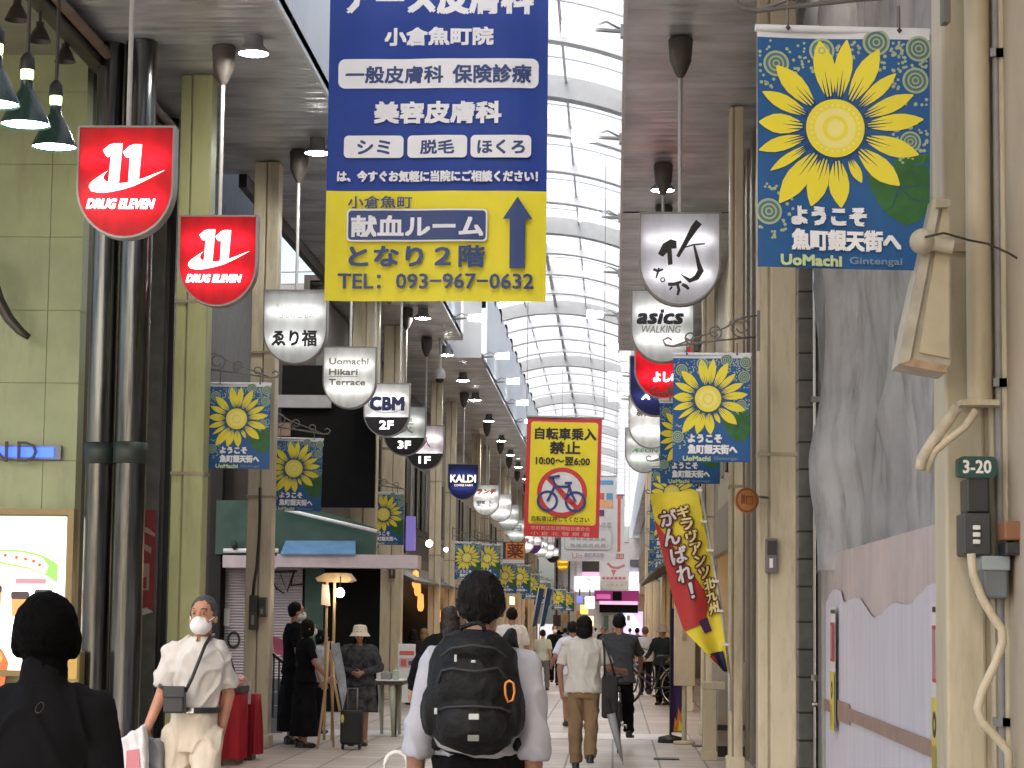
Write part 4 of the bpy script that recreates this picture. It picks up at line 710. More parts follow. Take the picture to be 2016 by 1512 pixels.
shield_sign(762, 754, 36.2, LWHT, 'white shield sign with oval logo and 2F on a black base', artC, poles=2)
shield_sign(797, 800, 39.6, LGRY, 'white shield sign with 3F on a black base', art3)
shield_sign(837, 837, 43.8, LPNK, 'white shield sign with pink character and 1F on a black base', art1)
shield_sign(912, 913, 54.7, LNAV, 'navy shield sign with pale capital letters left of the bicycle banner', artK)
shield_sign(957, 954, 63.5, LWHT, 'white shield sign with red script over two dark characters', artN)
far = [(984, 972, 70.5, LWHT, None, 'plain white shield sign behind the one with red script'), (1001, 993, 77.5, LGRY, None, 'pale grey shield sign half hidden behind two white ones'), (1017, 1022, 85, LGRY, artQ(INKG, '月'), 'grey white shield sign touching the lower left corner of the bicycle banner'),
       (1034, 1048, 93.5, LWHT, artQ(M('orange red print', (.6, .1, .04), .5), '家', None), 'white shield sign just below the bicycle banner corner, with orange mark'), (1050, 1052, 102, LPNK, artQ(M('violet print', (.15, .04, .3), .5), None, M('violet print', (.15, .04, .3), .5)), 'shield sign with violet lower half below the bicycle banner'), (1064, 1062, 112, LWHT, artQ(M('violet print', (.15, .04, .3), .5), 'の'), 'pinkish white shield sign right of the violet one'),
       (1078, 1068, 122, LWHT, artQ(INK, None, None), 'white shield sign left of the one with black base in the far row'), (1088, 1078, 130, LWHT, artQ(INK, None, INK), 'white shield sign with black lower half in the far row'), (1108, 1098, 146, LYEL, None, 'amber shield sign in the far row'), (1119, 1110, 160, LGRY, None, 'grey shield sign beyond the amber one'), (1128, 1116, 172, LRED, None, 'small red shield sign, farthest of the left row')]
for cx, top, Y, m_, art, lab in far: shield_sign(cx, top, Y, m_, lab, art)
shield_sign(1339, 417, 20.7, LLIL, 'lilac white shield sign with big black brush character on the right', artB, poles=1, pole_dx=.0)
shield_sign(1305, 570, 26.6, SILV, 'silver white shield sign with black sportswear lettering below the brush character sign', artA)
shield_sign(1306, 654, 29.4, LRED, 'red shield sign partly hidden behind the right sunflower banner', artR)
shield_sign(1291, 700, 32.2, LNAV, 'dark navy shield sign behind the red one on the right', artNv)
shield_sign(1283, 778, 36.8, LWHT, 'white shield sign with brown characters below the navy one', artM)
shield_sign(1269, 842, 43.6, LGRY, 'pale shield sign with green lettering, lowest of the right row', artG)
# ---------------------------------------------------------------- sunflower banners
BB = M('banner blue', (.007, .085, .26), .55, var=.12, sc=3); BT = M('banner petrol', (.02, .10, .16), .55, var=.1); BYL = M('banner yellow', (.74, .655, .04), .55, var=.05); BYP = M('banner pale yellow', (.77, .70, .22), .55, var=.04); BGN = M('banner green', (.02, .115, .025), .55, var=.25, sc=12); BPT = M('banner pale dots', (.33, .42, .27), .55); BRL = M('banner rail white', (.62, .65, .70), .4); BDK = M('banner dark line', (.008, .055, .14), .6); BWT = M('banner white', (.75, .78, .82), .55); BTL = M('banner grey teal', (.07, .16, .17), .55)
def sunflower(nm, rich=True):
    # units: photograph enlargement pixels, 845 wide = 0.62 m
    fn = lambda x, z: .010 * math.sin(x * 9 + z * 2.2) + .012 * max(0, x - .45) * (1 + z * 3) * -4 * (1 if z < -.5 else .3)
    P = Print(95, 115, .62 / 845, .0007, 0, fn); P.rect(97, 170, 938, 1305, BB, 16, 20)
    P.rect(97, 118, 938, 176, BRL, 16, 1)
    def petal(cx, cy, tip, wd, k=0):
        dx, dy = tip[0] - cx, tip[1] - cy; l = math.hypot(dx, dy); ux, uy = dx / l, dy / l; f = lambda a, s_: (cx + ux * a - uy * s_, cy + uy * a + ux * s_); st = 160; e = wd * .60
        prof = [(0, .30), (.12, .55), (.3, .86), (.5, 1), (.68, .9), (.85, .55)]
        P.pg([f(st + (l - st) * a, e * s_) for a, s_ in prof] + [f(l, e * .1), f(l, -e * .06)] + [f(st + (l - st) * a, -e * s_ * .92) for a, s_ in prof[::-1]], BYL, False)
        if rich: 
            P.n += .5
            for s_ in (-.38, .02, .4): P.line([f(st - 6, e * s_ * .7), f(st + (l - st) * (.46 - abs(s_) * .35), e * s_)], [10, 1], BDK, False)
            P.n -= .5
    def orn(cx, cy, r):
        P.n += .3; P.disc(cx, cy, r, BPT, 24, False); P.n += .3; P.disc(cx, cy, r * .82, BTL, 24, False); P.n += .3; P.ring(cx, cy, r * .62, r * .48, BPT, 18); P.ring(cx, cy, r * .3, r * .18, BPT, 14); P.n -= 2.9
        if True:
            rr = random.Random(int(cx + cy))
            for i in range(46 if rich else 16):
                a = rr.uniform(0, 6.28); d = rr.uniform(1.2, 2.1) * r; u, v = cx + d * math.cos(a), cy + d * math.sin(a)
                if 108 < u < 925 and 190 < v < 1290: P.disc(u, v, rr.uniform(6, 10) if rich else rr.uniform(11, 17), BPT, 7, False)
    P.n = 2
    P.pg([(635, 805), (700, 800), (770, 830), (800, 880), (800, 1010), (745, 1050), (690, 985), (645, 900)], BGN); P.pg([(760, 770), (850, 740), (936, 740), (936, 990), (890, 1060), (830, 1090), (765, 1060), (752, 980)], BGN, False)
    P.n += .5; P.line([(720, 770), (790, 905), (936, 885)], [4, 8, 4], BDK, False); P.line([(790, 905), (755, 1000), (700, 1030)], [8, 5, 2], BDK, False); P.line([(800, 910), (850, 960), (936, 970)], [5, 5, 3], BDK, False)
    P.n = 3
    for cx, cy, r in ((190, 305, 64), (415, 235, 62), (678, 192, 66), (885, 220, 64), (868, 378, 64), (842, 680, 52), (152, 1035, 64)): orn(cx, cy, r)
    P.n = 5.5
    for i, (t, wd) in enumerate((((402, 188), 92), ((535, 182), 76), ((690, 228), 88), ((772, 345), 58), ((856, 448), 66), ((905, 568), 72), ((882, 742), 80), ((790, 892), 92), ((608, 882), 44), ((508, 1005), 88), ((360, 1002), 88), ((204, 992), 96), ((160, 836), 42), ((104, 738), 62), ((104, 600), 86), ((122, 450), 66), ((190, 318), 88))):
        petal(478, 618, t, wd); P.n += .12
    P.n = 9; P.disc(478, 618, 145, BDK, 36); P.disc(478, 618, 143, BYL, 36); P.disc(478, 618, 100, BYP, 30); P.ring(478, 618, 62, 44, BYL, 24)
    if rich:
        for i in range(26): a = i * .2417; P.disc(478 + 118 * math.cos(a), 618 + 112 * math.sin(a), 7, BYP, 7, False)
    P.text('ようこそ', 265, 1010, 625, 1092, BWT, 6); P.text('魚町銀天街へ', 265, 1120, 792, 1216, BWT, 5)
    P.text('UoMachi', 210, 1245, 505, 1294, M('banner pale green', (.5, .62, .32), .55), 3); P.text('Gintengai', 545, 1248, 800, 1292, M('banner grey blue', (.16, .26, .36), .55), 1)
    return P.build(nm)
def scroll_bracket(sg):                        # wrought iron arm reaching from the column over the cloth
    b = MB(); x0 = .66 if sg > 0 else -.04; X = lambda t: x0 - sg * t
    b.path([(X(0), .0, .13), (X(.3), 0, .10), (X(.66), 0, .05), (X(.72), 0, .06), (X(.74), 0, .10), (X(.70), 0, .12), (X(.67), 0, .10)], .009, IRON, 6)
    def curl(cx, cz, r, a0, turns, d):
        k = 16; return [(X(cx + r * (1 - .55 * i / k) * math.cos(a0 + d * turns * 6.28 * i / k)), 0, cz + r * (1 - .55 * i / k) * math.sin(a0 + d * turns * 6.28 * i / k)) for i in range(k + 1)]
    b.path(curl(.12, .21, .085, -1.6, 1.2, 1), .007, IRON, 6); b.path(curl(.33, .165, .06, -1.6, 1.2, -1), .007, IRON, 6); b.path(curl(.52, .12, .05, -1.6, 1.2, 1), .007, IRON, 6)
    b.path([(X(-.02), 0, .30), (X(.1), 0, .29), (X(.25), 0, .2), (X(.45), 0, .13), (X(.66), 0, .05)], .007, IRON, 6); b.box((X(-.02) - .012, -.03, .02), (X(-.02) + .012, .03, .34), IRON)
    for x in (.11, .51): b.tube((x, 0, .0), (x, 0, .08 if x > .3 else .12), .006, .006, IRON, 6); b.lathe((x, -.014, -.012), [(0, -.012), (.010, 0), (0, .012)], DKBR, 8)
    return b
mesh_rich = sunflower('banner_cloth', True); mesh_plain = sunflower('banner_cloth', False)
brk = {1: scroll_bracket(1).build('scroll_bracket'), -1: scroll_bracket(-1).build('scroll_bracket')}
def banner(pxl, pyt, Y, sg, lab, rich=True, rz=0., drop=0):
    c = at(pxl, pyt, Y); r = thing('sunflower_banner', c, lab, 'banner', 'blue sunflower banners hanging from the columns'); jr = random.Random(int(pxl * 7 + pyt)); r.rotation_euler = ((0, 0, rz) if Y < 9 else (jr.uniform(-.04, .02), jr.uniform(-.018, .018), rz + jr.uniform(-.14, .14)))
    for src in (mesh_rich if rich else mesh_plain, brk[sg]): o = src.copy(); COL.objects.link(o); o.parent = r; o.matrix_parent_inverse.identity()
    b = MB(); b.tube((-.005, .004, -.012), (.625, .004, -.012), .014, .014, BRL, 10); o = b.build('top_rail'); o.parent = r
    return r
banner(1490, 48, 8.0, 1, 'huge blue sunflower banner at the upper right, nearest of all', True, .10)
banner(1325, 694, 18.2, 1, 'blue sunflower banner hanging below the sportswear sign on the right', True, .03)
banner(1298, 785, 23.4, 1, 'blue sunflower banner mostly hidden behind the second one on the right', True, 0)
banner(1283, 915, 30.6, 1, 'blue sunflower banner partly hidden above the slanted flag', False, 0)
for i, (Y, px, py) in enumerate(((38.3, 1280, 978), (45.8, 1281, 1018), (53.3, 1279, 1050), (61, 1276, 1080))): banner(px, py, Y, 1, ['blue sunflower banner left of the slanted flag, top one of the distant stack', 'second blue sunflower banner down in the distant stack left of the slanted flag', 'third blue sunflower banner down in the distant stack left of the slanted flag', 'lowest blue sunflower banner in the distant stack left of the slanted flag'][i], False)
banner(412, 752, 22.7, -1, 'blue sunflower banner beside the greenish lit column on the left', True, -.02)
banner(534, 860, 27.0, -1, 'blue sunflower banner next to the column at the side street', True, 0)
banner(722, 968, 37.6, -1, 'blue sunflower banner below the floor sign plates', True, 0)
for i, (px, py, Y) in enumerate(((896, 1066, 53), (938, 1070, 57.8), (975, 1108, 66), (1006, 1112, 70.5), (1028, 1130, 80), (1052, 1145, 86), (1086, 1160, 98), (1104, 1166, 105))): banner(px, py, Y, -1, f'small distant blue sunflower banner in the left row, {["nearest to the backpack wearer", "second past the backpack wearer", "third past the backpack wearer", "fourth past the backpack wearer", "fifth past the backpack wearer", "sixth past the backpack wearer", "seventh past the backpack wearer", "farthest of all"][i]}', False)
for o in (mesh_rich, mesh_plain, brk[1], brk[-1]): bpy.data.objects.remove(o)
# ---------------------------------------------------------------- big blue and yellow clinic banner
NVY = M('vinyl blue', (.006, .038, .25), .45, var=.12, sc=1.5, spec=.3, bump=.25, bsc=2.2); VYL = M('vinyl yellow', (.68, .61, .03), .45, var=.04, spec=.3); VWH = M('vinyl white', (.66, .69, .74), .4, var=.03); VIN = M('vinyl ink navy', (.012, .04, .16), .4)
Y = 18.75; k = (at(1078, 400, Y) - at(644, 400, Y)).length / 434; c = at(644, 300, Y)
r = thing('hanging_banner', at(861, 595, Y), 'large blue and yellow clinic banner hanging in the middle of the arcade', 'banner')
P = Print(644, 300, k, .0012, 0, lambda x, z: .018 * math.sin(x * 3.3 + .4) + .008 * math.sin(z * 4) + .006 * math.sin(x * 11 + z))
P.rect(644, -260, 1078, 377, NVY, 16, 24); P.rect(644, 377, 1078, 595, VYL, 16, 10); P.n += 1
P.text('アース皮膚科', 676, -42, 1046, 20, VWH, 3); P.text('小倉魚町院', 755, 50, 969, 84, VWH, 1.6);
P.rect(663, 112, 1060, 171, VWH, r=14); P.text('一般皮膚科', 678, 127, 871, 160, VIN, 1.1); P.text('保険診療', 891, 125, 1045, 160, VIN, 1.1)
P.text('美容皮膚科', 737, 199, 986, 240, VWH, 2)
for t, a, d, u, v in (('シミ', 677, 795, 704, 768), ('脱毛', 803, 921, 829, 895), ('ほくろ', 928, 1047, 942, 1034)): P.rect(a, 266, d, 311, VWH, r=9); P.text(t, u, 276, v, 303, VIN, 1.)
P.text('は、今すぐお気軽に当院にご相談ください！', 666, 338, 1060, 359, VWH, 1)
P.text('小倉魚町', 688, 388, 814, 412, VIN, .4); P.rect(686, 414, 963, 478, VWH, r=8); P.rect(689, 417, 960, 475, VIN, r=7); P.text('献血ルーム', 696, 428, 954, 468, VWH, 1.6); P.text('となり２階', 692, 487, 958, 528, VIN, 1.5); P.text('TEL：093−967−0632', 671, 542, 1054, 571, VIN, .8)
P.pg([(1022, 390), (1051, 434), (1037, 434), (1037, 531), (1007, 531), (1007, 434), (993, 434)], VIN)
o = P.build('banner_sheet', r); o.location = c; o.matrix_parent_inverse = wm(r).inverted()
b = MB(); a, d = at(640, -262, Y), at(1082, -262, Y); b.tube(a, d, .025, .025, GREY); b.tube(a + V((.1, 0, 0)), V((a.x + .1, Y, HS + 2.2)), .006, .006, GREY, 6); b.tube(d - V((.1, 0, 0)), V((d.x - .1, Y, HS + 2.4)), .006, .006, GREY, 6); b.build('hanging_rail', r)
# ---------------------------------------------------------------- no cycling banner
VRD = M('vinyl red', (.50, .03, .035), .4, var=.06); VY2 = M('vinyl lemon', (.72, .62, .02), .4, var=.04); VBL = M('vinyl cobalt', (.02, .035, .20), .4); VLW = M('vinyl pale grey', (.6, .62, .63), .4); VOR = M('vinyl orange edge', (.8, .42, .12), .4); VPK = M('vinyl pink print', (.72, .33, .33), .4)
Y = 37.; k = Y / F; c = at(1040, 822, Y); r = thing('hanging_banner', at(1110, 1055, Y), 'yellow banner with red border and crossed bicycle symbol', 'banner'); P = Print(1040, 822, k, .003, 0, lambda x, z: .015 * math.sin(x * 4))
P.rect(1038, 820, 1186, 1056, VRD, 10, 12); P.rect(1046, 829, 1179, 1032, VOR, r=6); P.rect(1047.5, 830.5, 1177.5, 1030.5, VY2, r=5)
P.text('自転車乗入', 1055, 841, 1175, 864, INK, .9); P.text('禁止', 1085, 868, 1144, 892, INK, .9); P.text('10:00〜翌6:00', 1058, 898, 1164, 914, INK, .45)
P.disc(1111, 968, 49, VRD, 40); P.disc(1111, 968, 40, VLW, 36); P.line([(1082, 940), (1140, 997)], 9, VRD)
for cu in (1083, 1138): P.ring(cu, 986, 21, 16, VBL)
P.line([(1083, 986), (1097, 955), (1092, 940)], 5, VBL); P.line([(1097, 957), (1126, 957)], 4.5, VBL); P.line([(1123, 950), (1130, 970), (1138, 986)], 5, VBL); P.line([(1116, 950), (1130, 949)], 5, VBL); P.line([(1084, 940), (1106, 936)], 5, VBL); P.line([(1100, 960), (1120, 985), (1138, 986)], 4, VRD); P.line([(1126, 957), (1118, 984)], 3, VBL)
P.text('自転車は押してください', 1053, 1016, 1166, 1026, INK, .2); P.text('魚町商店街振興組合連合会', 1052, 1035, 1168, 1043, VPK); P.text('小 倉 北 警 察 署', 1052, 1046, 1168, 1054, VPK)
o = P.build('banner_sheet', r); o.location = c; o.rotation_euler = (0, .02, 0); o.matrix_parent_inverse = wm(r).inverted()
b = MB(); a, d = at(1037, 820, Y), at(1189, 824, Y); b.tube(a, d, .02, .02, GREY, 8)
for q in (a, d): b.tube(q, V((q.x, Y, HS + 2.2)), .006, .006, GREY, 6)
b.build('hanging_rail', r)
# pale banners behind it
def flat(pa, pt, pc_, pb, Y, lab, art, m_=None):
    r = thing('hanging_banner', at((pa + pc_) / 2, pb, Y), lab, 'banner'); P = Print(pa, pt, Y / F, .004, 0, lambda x, z: .02 * math.sin(x * 3)); P.rect(pa, pt, pc_, pb, m_ or VWH, 6, 8); art(P); o = P.build('banner_sheet', r); o.location = at(pa, pt, Y); o.matrix_parent_inverse = wm(r).inverted()
    b = MB(); a, d = at(pa, pt, Y), at(pc_, pt, Y); b.tube(a, d, .025, .025, GREY, 6)
    for q in (a, d): b.tube(q, V((q.x, Y, HS + 2.2)), .008, .008, GREY, 5)
    b.build('hanging_rail', r)
LB = M('print sky blue', (.12, .35, .62), .5); LO = M('print peach', (.75, .42, .22), .5); LR = M('print red', (.6, .12, .1), .5); LG = M('print pale grey', (.42, .44, .44), .5); LPR = M('print violet', (.12, .06, .2), .5); LPK = M('print rose', (.55, .2, .25), .5)
def af1(P):
    P.rect(1182, 945, 1208, 954, LB); P.rect(1180, 970, 1190, 983, LR); P.rect(1194, 970, 1207, 983, LB); P.rect(1180, 984, 1207, 999, LO); P.rect(1180, 1003, 1190, 1015, LPR); P.rect(1112, 1042, 1206, 1082, LG, r=8); P.rect(1113, 1043, 1205, 1081, VWH, r=7); [P.rect(1124 + 12 * q, v, 1133 + 12 * q, v + 5, LG) for v in (1058, 1070) for q in range(6)]; P.text('Uo', 1128, 1088, 1148, 1099, LPK); P.text('魚町商店街', 1152, 1088, 1190, 1096, LPR); [P.rect(1152 + 11 * q, 1028, 1160 + 11 * q, 1033, LG) for q in range(5)]
flat(1106, 938, 1214, 1104, 70, 'tall pale banner with blue and orange squares behind the bicycle banner', af1)
def af2(P): P.rect(1216, 977, 1222, 1086, LR); P.rect(1212, 974, 1226, 982, LPK); P.rect(1211, 1090, 1229, 1100, LR); P.text('薬局', 1212, 1091, 1228, 1099, VWH)
flat(1210, 974, 1230, 1102, 84, 'narrow white banner with a red vertical bar right of the pale banner', af2)
def af3(P): P.line([(1196, 1108), (1204, 1116), (1216, 1118), (1230, 1112)], 5, LPK); P.pg([(1203, 1121), (1214, 1121), (1208, 1134)], LPK); [P.rect(1186 + 8 * q, 1135, 1192 + 8 * q, 1140, LPK) for q in range(6)]; P.rect(1183, 1143, 1236, 1160, M('print light grey', (.52, .54, .55), .5)); [P.rect(1194 + 9 * q, 1149, 1200 + 9 * q, 1153, LG) for q in range(4)]
flat(1182, 1068, 1238, 1162, 100, 'white banner with a red heart mark above the magenta sign', af3)
# ---------------------------------------------------------------- slanted nobori flag
Y = 22.6; r = thing('nobori_flag', at(1432, 1320, Y), 'slanted yellow and red supporter flag with vertical lettering on a pole', 'flag')
A, B, C_, D_ = (1279, 972), (1374, 966), (1433, 1322), (1420, 1322)
edgeL = [(1279, 972), (1292, 1040), (1310, 1110), (1326, 1180), (1345, 1240), (1384, 1280), (1424, 1322)]; edgeR = [(1374, 966), (1384, 1026), (1397, 1085), (1408, 1145), (1418, 1205), (1428, 1270), (1433, 1322)]
NF = MB(); k = Y / F; lay = [0]
def fp(s_, t):
    t = max(0, min(1, t)) * 6; i = min(5, int(t)); f = t - i; L = [edgeL[i][j] + (edgeL[i + 1][j] - edgeL[i][j]) * f for j in (0, 1)]; R = [edgeR[i][j] + (edgeR[i + 1][j] - edgeR[i][j]) * f for j in (0, 1)]
    p = at(L[0] + (R[0] - L[0]) * s_, L[1] + (R[1] - L[1]) * s_, Y); return p + V((0, .05 * math.sin(s_ * 5 + t * .9) + .10 * (1 - s_) * math.sin(t * .7) - lay[0] * .003, 0))
def fgrid(s0, s1, t0, t1, m_, n=8, q=24, f0=None, f1=None):
    lay[0] += 1; vs = []
    for j in range(q + 1):
        t = t0 + (t1 - t0) * j / q; a = f0(t) if f0 else s0; b_ = f1(t) if f1 else s1
        vs += [fp(a + (b_ - a) * i / n, t) for i in range(n + 1)]
    NF.faces(vs, [(j * (n + 1) + i, j * (n + 1) + i + 1, (j + 1) * (n + 1) + i + 1, (j + 1) * (n + 1) + i) for j in range(q) for i in range(n)], m_, True)
FY = M('flag yellow', (.72, .60, .04), .7, var=.06); FR = M('flag red', (.42, .03, .03), .7, var=.08); FM = M('flag maroon', (.10, .015, .025), .7); FW = M('flag white', (.6, .58, .58), .7); FN = M('flag navy', (.012, .018, .06), .7); FGY = M('flag grey', (.32, .32, .31), .7, var=.3, sc=12)
fgrid(0, 1, 0, 1, FY); lay[0] += 4; fgrid(0, 0, .13, .68, FR, 10, 28, lambda t: 0, lambda t: .02 + .72 * min(1, max(0, (t - .13) / .4)) - (max(0, t - .6) * 2)); fgrid(.42, .66, .66, .74, M('flag purple', (.06, .02, .10), .7), 6, 6); lay[0] += 2
fgrid(.12, .86, .865, 1, FN, 8, 8); fgrid(0, .25, .88, .93, FR, 3, 4)
lay[0] += 1
def fdisc(s_, t, ds, dt, m_): 
    vs = [fp(s_ + ds * math.cos(a * .3927), t + dt * math.sin(a * .3927)) for a in range(16)]; NF.faces(vs, tessellate_polygon([vs]), m_)
def fchar(ch, s0, t0, ds, dt, bold=True):
    g, fs = glyphs(ch)
    for m_, bd in ((FM, .05), (FYP if .2 < ds < .25 else FW, .012)):
        offs = [(bd * math.cos(a * .785), bd * .22 * math.sin(a * .785)) for a in range(8)] if m_ is FM else [(bd, 0), (-bd, 0), (0, .2 * bd), (0, -.2 * bd)]
        for ou, ov in offs: lay[0] += .15; NF.faces([fp(s0 + u * ds + ou, t0 + (1 - v) * dt + ov) for u, v in g], fs, m_)
    lay[0] -= 1.8
FYP = M('flag pale yellow', (.7, .64, .25), .7); lay[0] += 1
for i, ch in enumerate('がんばれ！'): fchar(ch, (.12, .10, .16, .2, .40)[i], .085 + i * .093, .34 if i < 4 else .07, .078)
for i, ch in enumerate('ギラヴァンツ北九州'): fchar(ch, .5 + (.035 * i if i < 6 else .24), .075 + i * .066, .235, .056)
NF.build('flag_cloth', r)
b = MB(); b.path([at(1378, 958, Y + .04), at(1400, 1085, Y + .04), at(1420, 1200, Y + .04), at(1436, 1330, Y + .04), at(1437, 1400, Y + .04)], .016, POLE, 8); b.build('pole', r)
b = MB()
for s_, t in ((1.02, .0), (1.01, .17), (1.01, .33), (1.01, .5), (1.0, .66), (1.0, .83)): p = fp(s_, t); b.box(p - V((.03, .02, .012)), p + V((.03, .03, .012)), OFFW)
b.build('loop', r)
# second furled flag with flame print
Y = 29; r = thing('nobori_flag', at(1335, 1440, Y), 'narrow purple flag with orange flame print hanging low by the cream post', 'flag'); P = Print(1322, 1352, Y / F, .004, 0, lambda x, z: .04 * math.sin(x * 20)); FP = M('flag violet', (.04, .012, .08), .7); FO = M('flag flame', (.6, .22, .03), .7, var=.3, sc=12)
P.rect(1322, 1200, 1350, 1440, FP, 8, 6); P.rect(1345, 1352, 1350, 1440, FR, 2, 4); P.pg([(1326, 1438), (1329, 1410), (1333, 1420), (1336, 1392), (1340, 1405), (1344, 1380), (1347, 1410), (1348, 1438)], FO); P.pg([(1335, 1438), (1338, 1415), (1342, 1425), (1345, 1405), (1347, 1438)], FY)
o = P.build('flag_cloth', r); o.location = at(1322, 1352, Y); o.matrix_parent_inverse = wm(r).inverted(); b = MB(); p = at(1320, 1440, Y); b.tube((p.x, Y + .02, 0), (p.x, Y + .02, 2.35), .014, .014, BLACK, 8); b.lathe((p.x, Y + .02, 0), [(.0, 0), (.16, 0), (.15, .07), (.02, .1)], BLACK, 14); b.build('pole', r)
b = MB(); x0 = at(1327, 1300, 28.6).x; x1 = at(1369, 1300, 28.6).x; b.box((x0, 28.6, at(1340, 1350, 28.6).z), (x1, 28.72, at(1340, 1185, 28.6).z), M('cream board', (.56, .46, .32), .6, var=.12), .01); b.box((x0 + .1, 28.59, at(1340, 1262, 28.6).z), (x0 + .16, 28.6, at(1340, 1225, 28.6).z), CREAMD); b.tube(((x0 + x1) / 2, 28.68, 0), ((x0 + x1) / 2, 28.68, .8), .03, .03, CREAM); b.lathe(((x0 + x1) / 2, 28.68, 0), [(0, 0), (.14, 0), (.13, .04), (.0, .05)], CREAM, 12)
tag(b.build('sign_board', loc=((x0 + x1) / 2, 28.6, 0)), 'cream board on a post behind the slanted flag', 'board')
# dome camera
c = at(866, 740, 44); r = thing('dome_camera', c, 'white dome security camera hanging from the left soffit', 'security camera'); b = MB(); b.lathe(c, [(.0, .16), (.05, .15), (.10, .08), (.115, -.02), (.09, -.06)], OFFW, 16); b.tube(c + V((0, 0, .14)), V((c.x, 44, HS + .02)), .03, .03, OFFW, 10); b.build('housing', r); b = MB(); b.lathe(c, [(.09, -.06), (.07, -.12), (.0, -.14)], BLACKP, 14); b.build('dome', r)
# ---------------------------------------------------------------- people
def remesh(b, vox, name, m, parent=None, fold=0., fsc=(6, 6, 2.5), it=2, seed=0):
    me = bpy.data.meshes.new('t'); b.bm.to_mesh(me); b.bm.free(); o = bpy.data.objects.new('t', me); COL.objects.link(o)
    md = o.modifiers.new('r', 'REMESH'); md.mode = 'VOXEL'; md.voxel_size = vox; md.use_smooth_shade = True
    if it: sm = o.modifiers.new('s', 'SMOOTH'); sm.factor = .5; sm.iterations = it
    dg = bpy.context.evaluated_depsgraph_get(); dg.update(); r = bpy.data.meshes.new_from_object(o.evaluated_get(dg)); bpy.data.objects.remove(o); bpy.data.meshes.remove(me)
    r.name = name; r.materials.clear(); r.materials.append(m)
    if fold:
        no = [v.normal.copy() for v in r.vertices]
        for v, q in zip(r.vertices, no):
            p = V((v.co.x * fsc[0] + seed, v.co.y * fsc[1], v.co.z * fsc[2] + v.co.x * 3)); f = max(0, 1 - abs(noise.noise(p)) * 3) ** 2 * 1.1 + .4 * noise.noise(p * 1.9) - .12; v.co += q * f * fold
    for p in r.polygons: p.use_smooth = True
    o = bpy.data.objects.new(name, r); COL.objects.link(o)
    if parent: o.parent = parent; o.matrix_parent_inverse.identity()
    return o
def cap(b, p0, r0, p1, r1, n=14, ends=True):
    b.tube(p0, p1, r0, r1, SKIN, n)
    if ends: b.ell(p0, r0, SKIN, None, n, 8); b.ell(p1, r1, SKIN, None, n, 8)
def loft(b, rings, n=20):
    vs = [V((cx + rx * math.cos(2 * math.pi * i / n), cy + ry * math.sin(2 * math.pi * i / n), z)) for cx, cy, z, rx, ry in rings for i in range(n)]
    fs = [(k * n + i, k * n + (i + 1) % n, (k + 1) * n + (i + 1) % n, (k + 1) * n + i) for k in range(len(rings) - 1) for i in range(n)] + [list(range(n))[::-1], list(range(len(vs) - n, len(vs)))]
    b.faces(vs, fs, SKIN)
def hand(b, w_, d, nrm, curl, s=1.):
    w_, d = V(w_), V(d).normalized(); nrm = V(nrm); nrm = (nrm - d * nrm.dot(d)).normalized(); sd = d.cross(nrm)
    R = Matrix((sd, d, nrm)).transposed(); b.ell(w_ + d * .045 * s, (.04 * s, .055 * s, .017 * s), SKIN, R)
    cap(b, w_ - d * .02, .026 * s, w_ + d * .02 * s, .026 * s)
    for i, (o_, L) in enumerate(((-.029, .062), (-.010, .075), (.010, .070), (.028, .054))):
        p = w_ + d * (.085 - abs(o_) * .3) * s + sd * o_ * s; a = .15
        for k in range(3):
            a += curl * (.55 if k else .4); dr = d * math.cos(a) + nrm * math.sin(a); l = L * s * (.45, .32, .25)[k]; q = p + dr * l; cap(b, p, (.0095 - .001 * k) * s, q, (.0085 - .001 * k) * s, 8); p = q
    p = w_ + d * .03 * s - sd * .032 * s; q = p + (d * .6 - sd * .65 + nrm * .3).normalized() * .042 * s; cap(b, p, .012 * s, q, .010 * s, 8); cap(b, q, .010 * s, q + (d * .8 - sd * .2 + nrm * .4).normalized() * .03 * s, .0085 * s, 8)
ST = dict(hp=(0, 0, .94), ch=(0, 0, 1.3), nk=(0, .0, 1.455), hd=(0, .025, 1.605), sL=(-.165, 0, 1.39), sR=(.165, 0, 1.39), eL=(-.215, -.03, 1.11), eR=(.215, -.03, 1.11), wL=(-.225, .05, .865), wR=(.225, .05, .865), kL=(-.095, .02, .49), kR=(.095, .02, .49), aL=(-.095, -.02, .085), aR=(.095, -.02, .085))
WALK = dict(kL=(-.095, .17, .50), aL=(-.085, .22, .10), kR=(.095, .0, .50), aR=(.085, -.27, .17), eL=(-.225, -.09, 1.12), wL=(-.235, -.05, .87), eR=(.225, .04, 1.11), wR=(.235, .17, .89))
WALK2 = dict(kR=(.095, .17, .50), aR=(.085, .22, .10), kL=(-.095, .0, .50), aL=(-.085, -.27, .17), eR=(.225, -.09, 1.12), wR=(.235, -.05, .87), eL=(-.225, .04, 1.11), wL=(-.235, .17, .89))
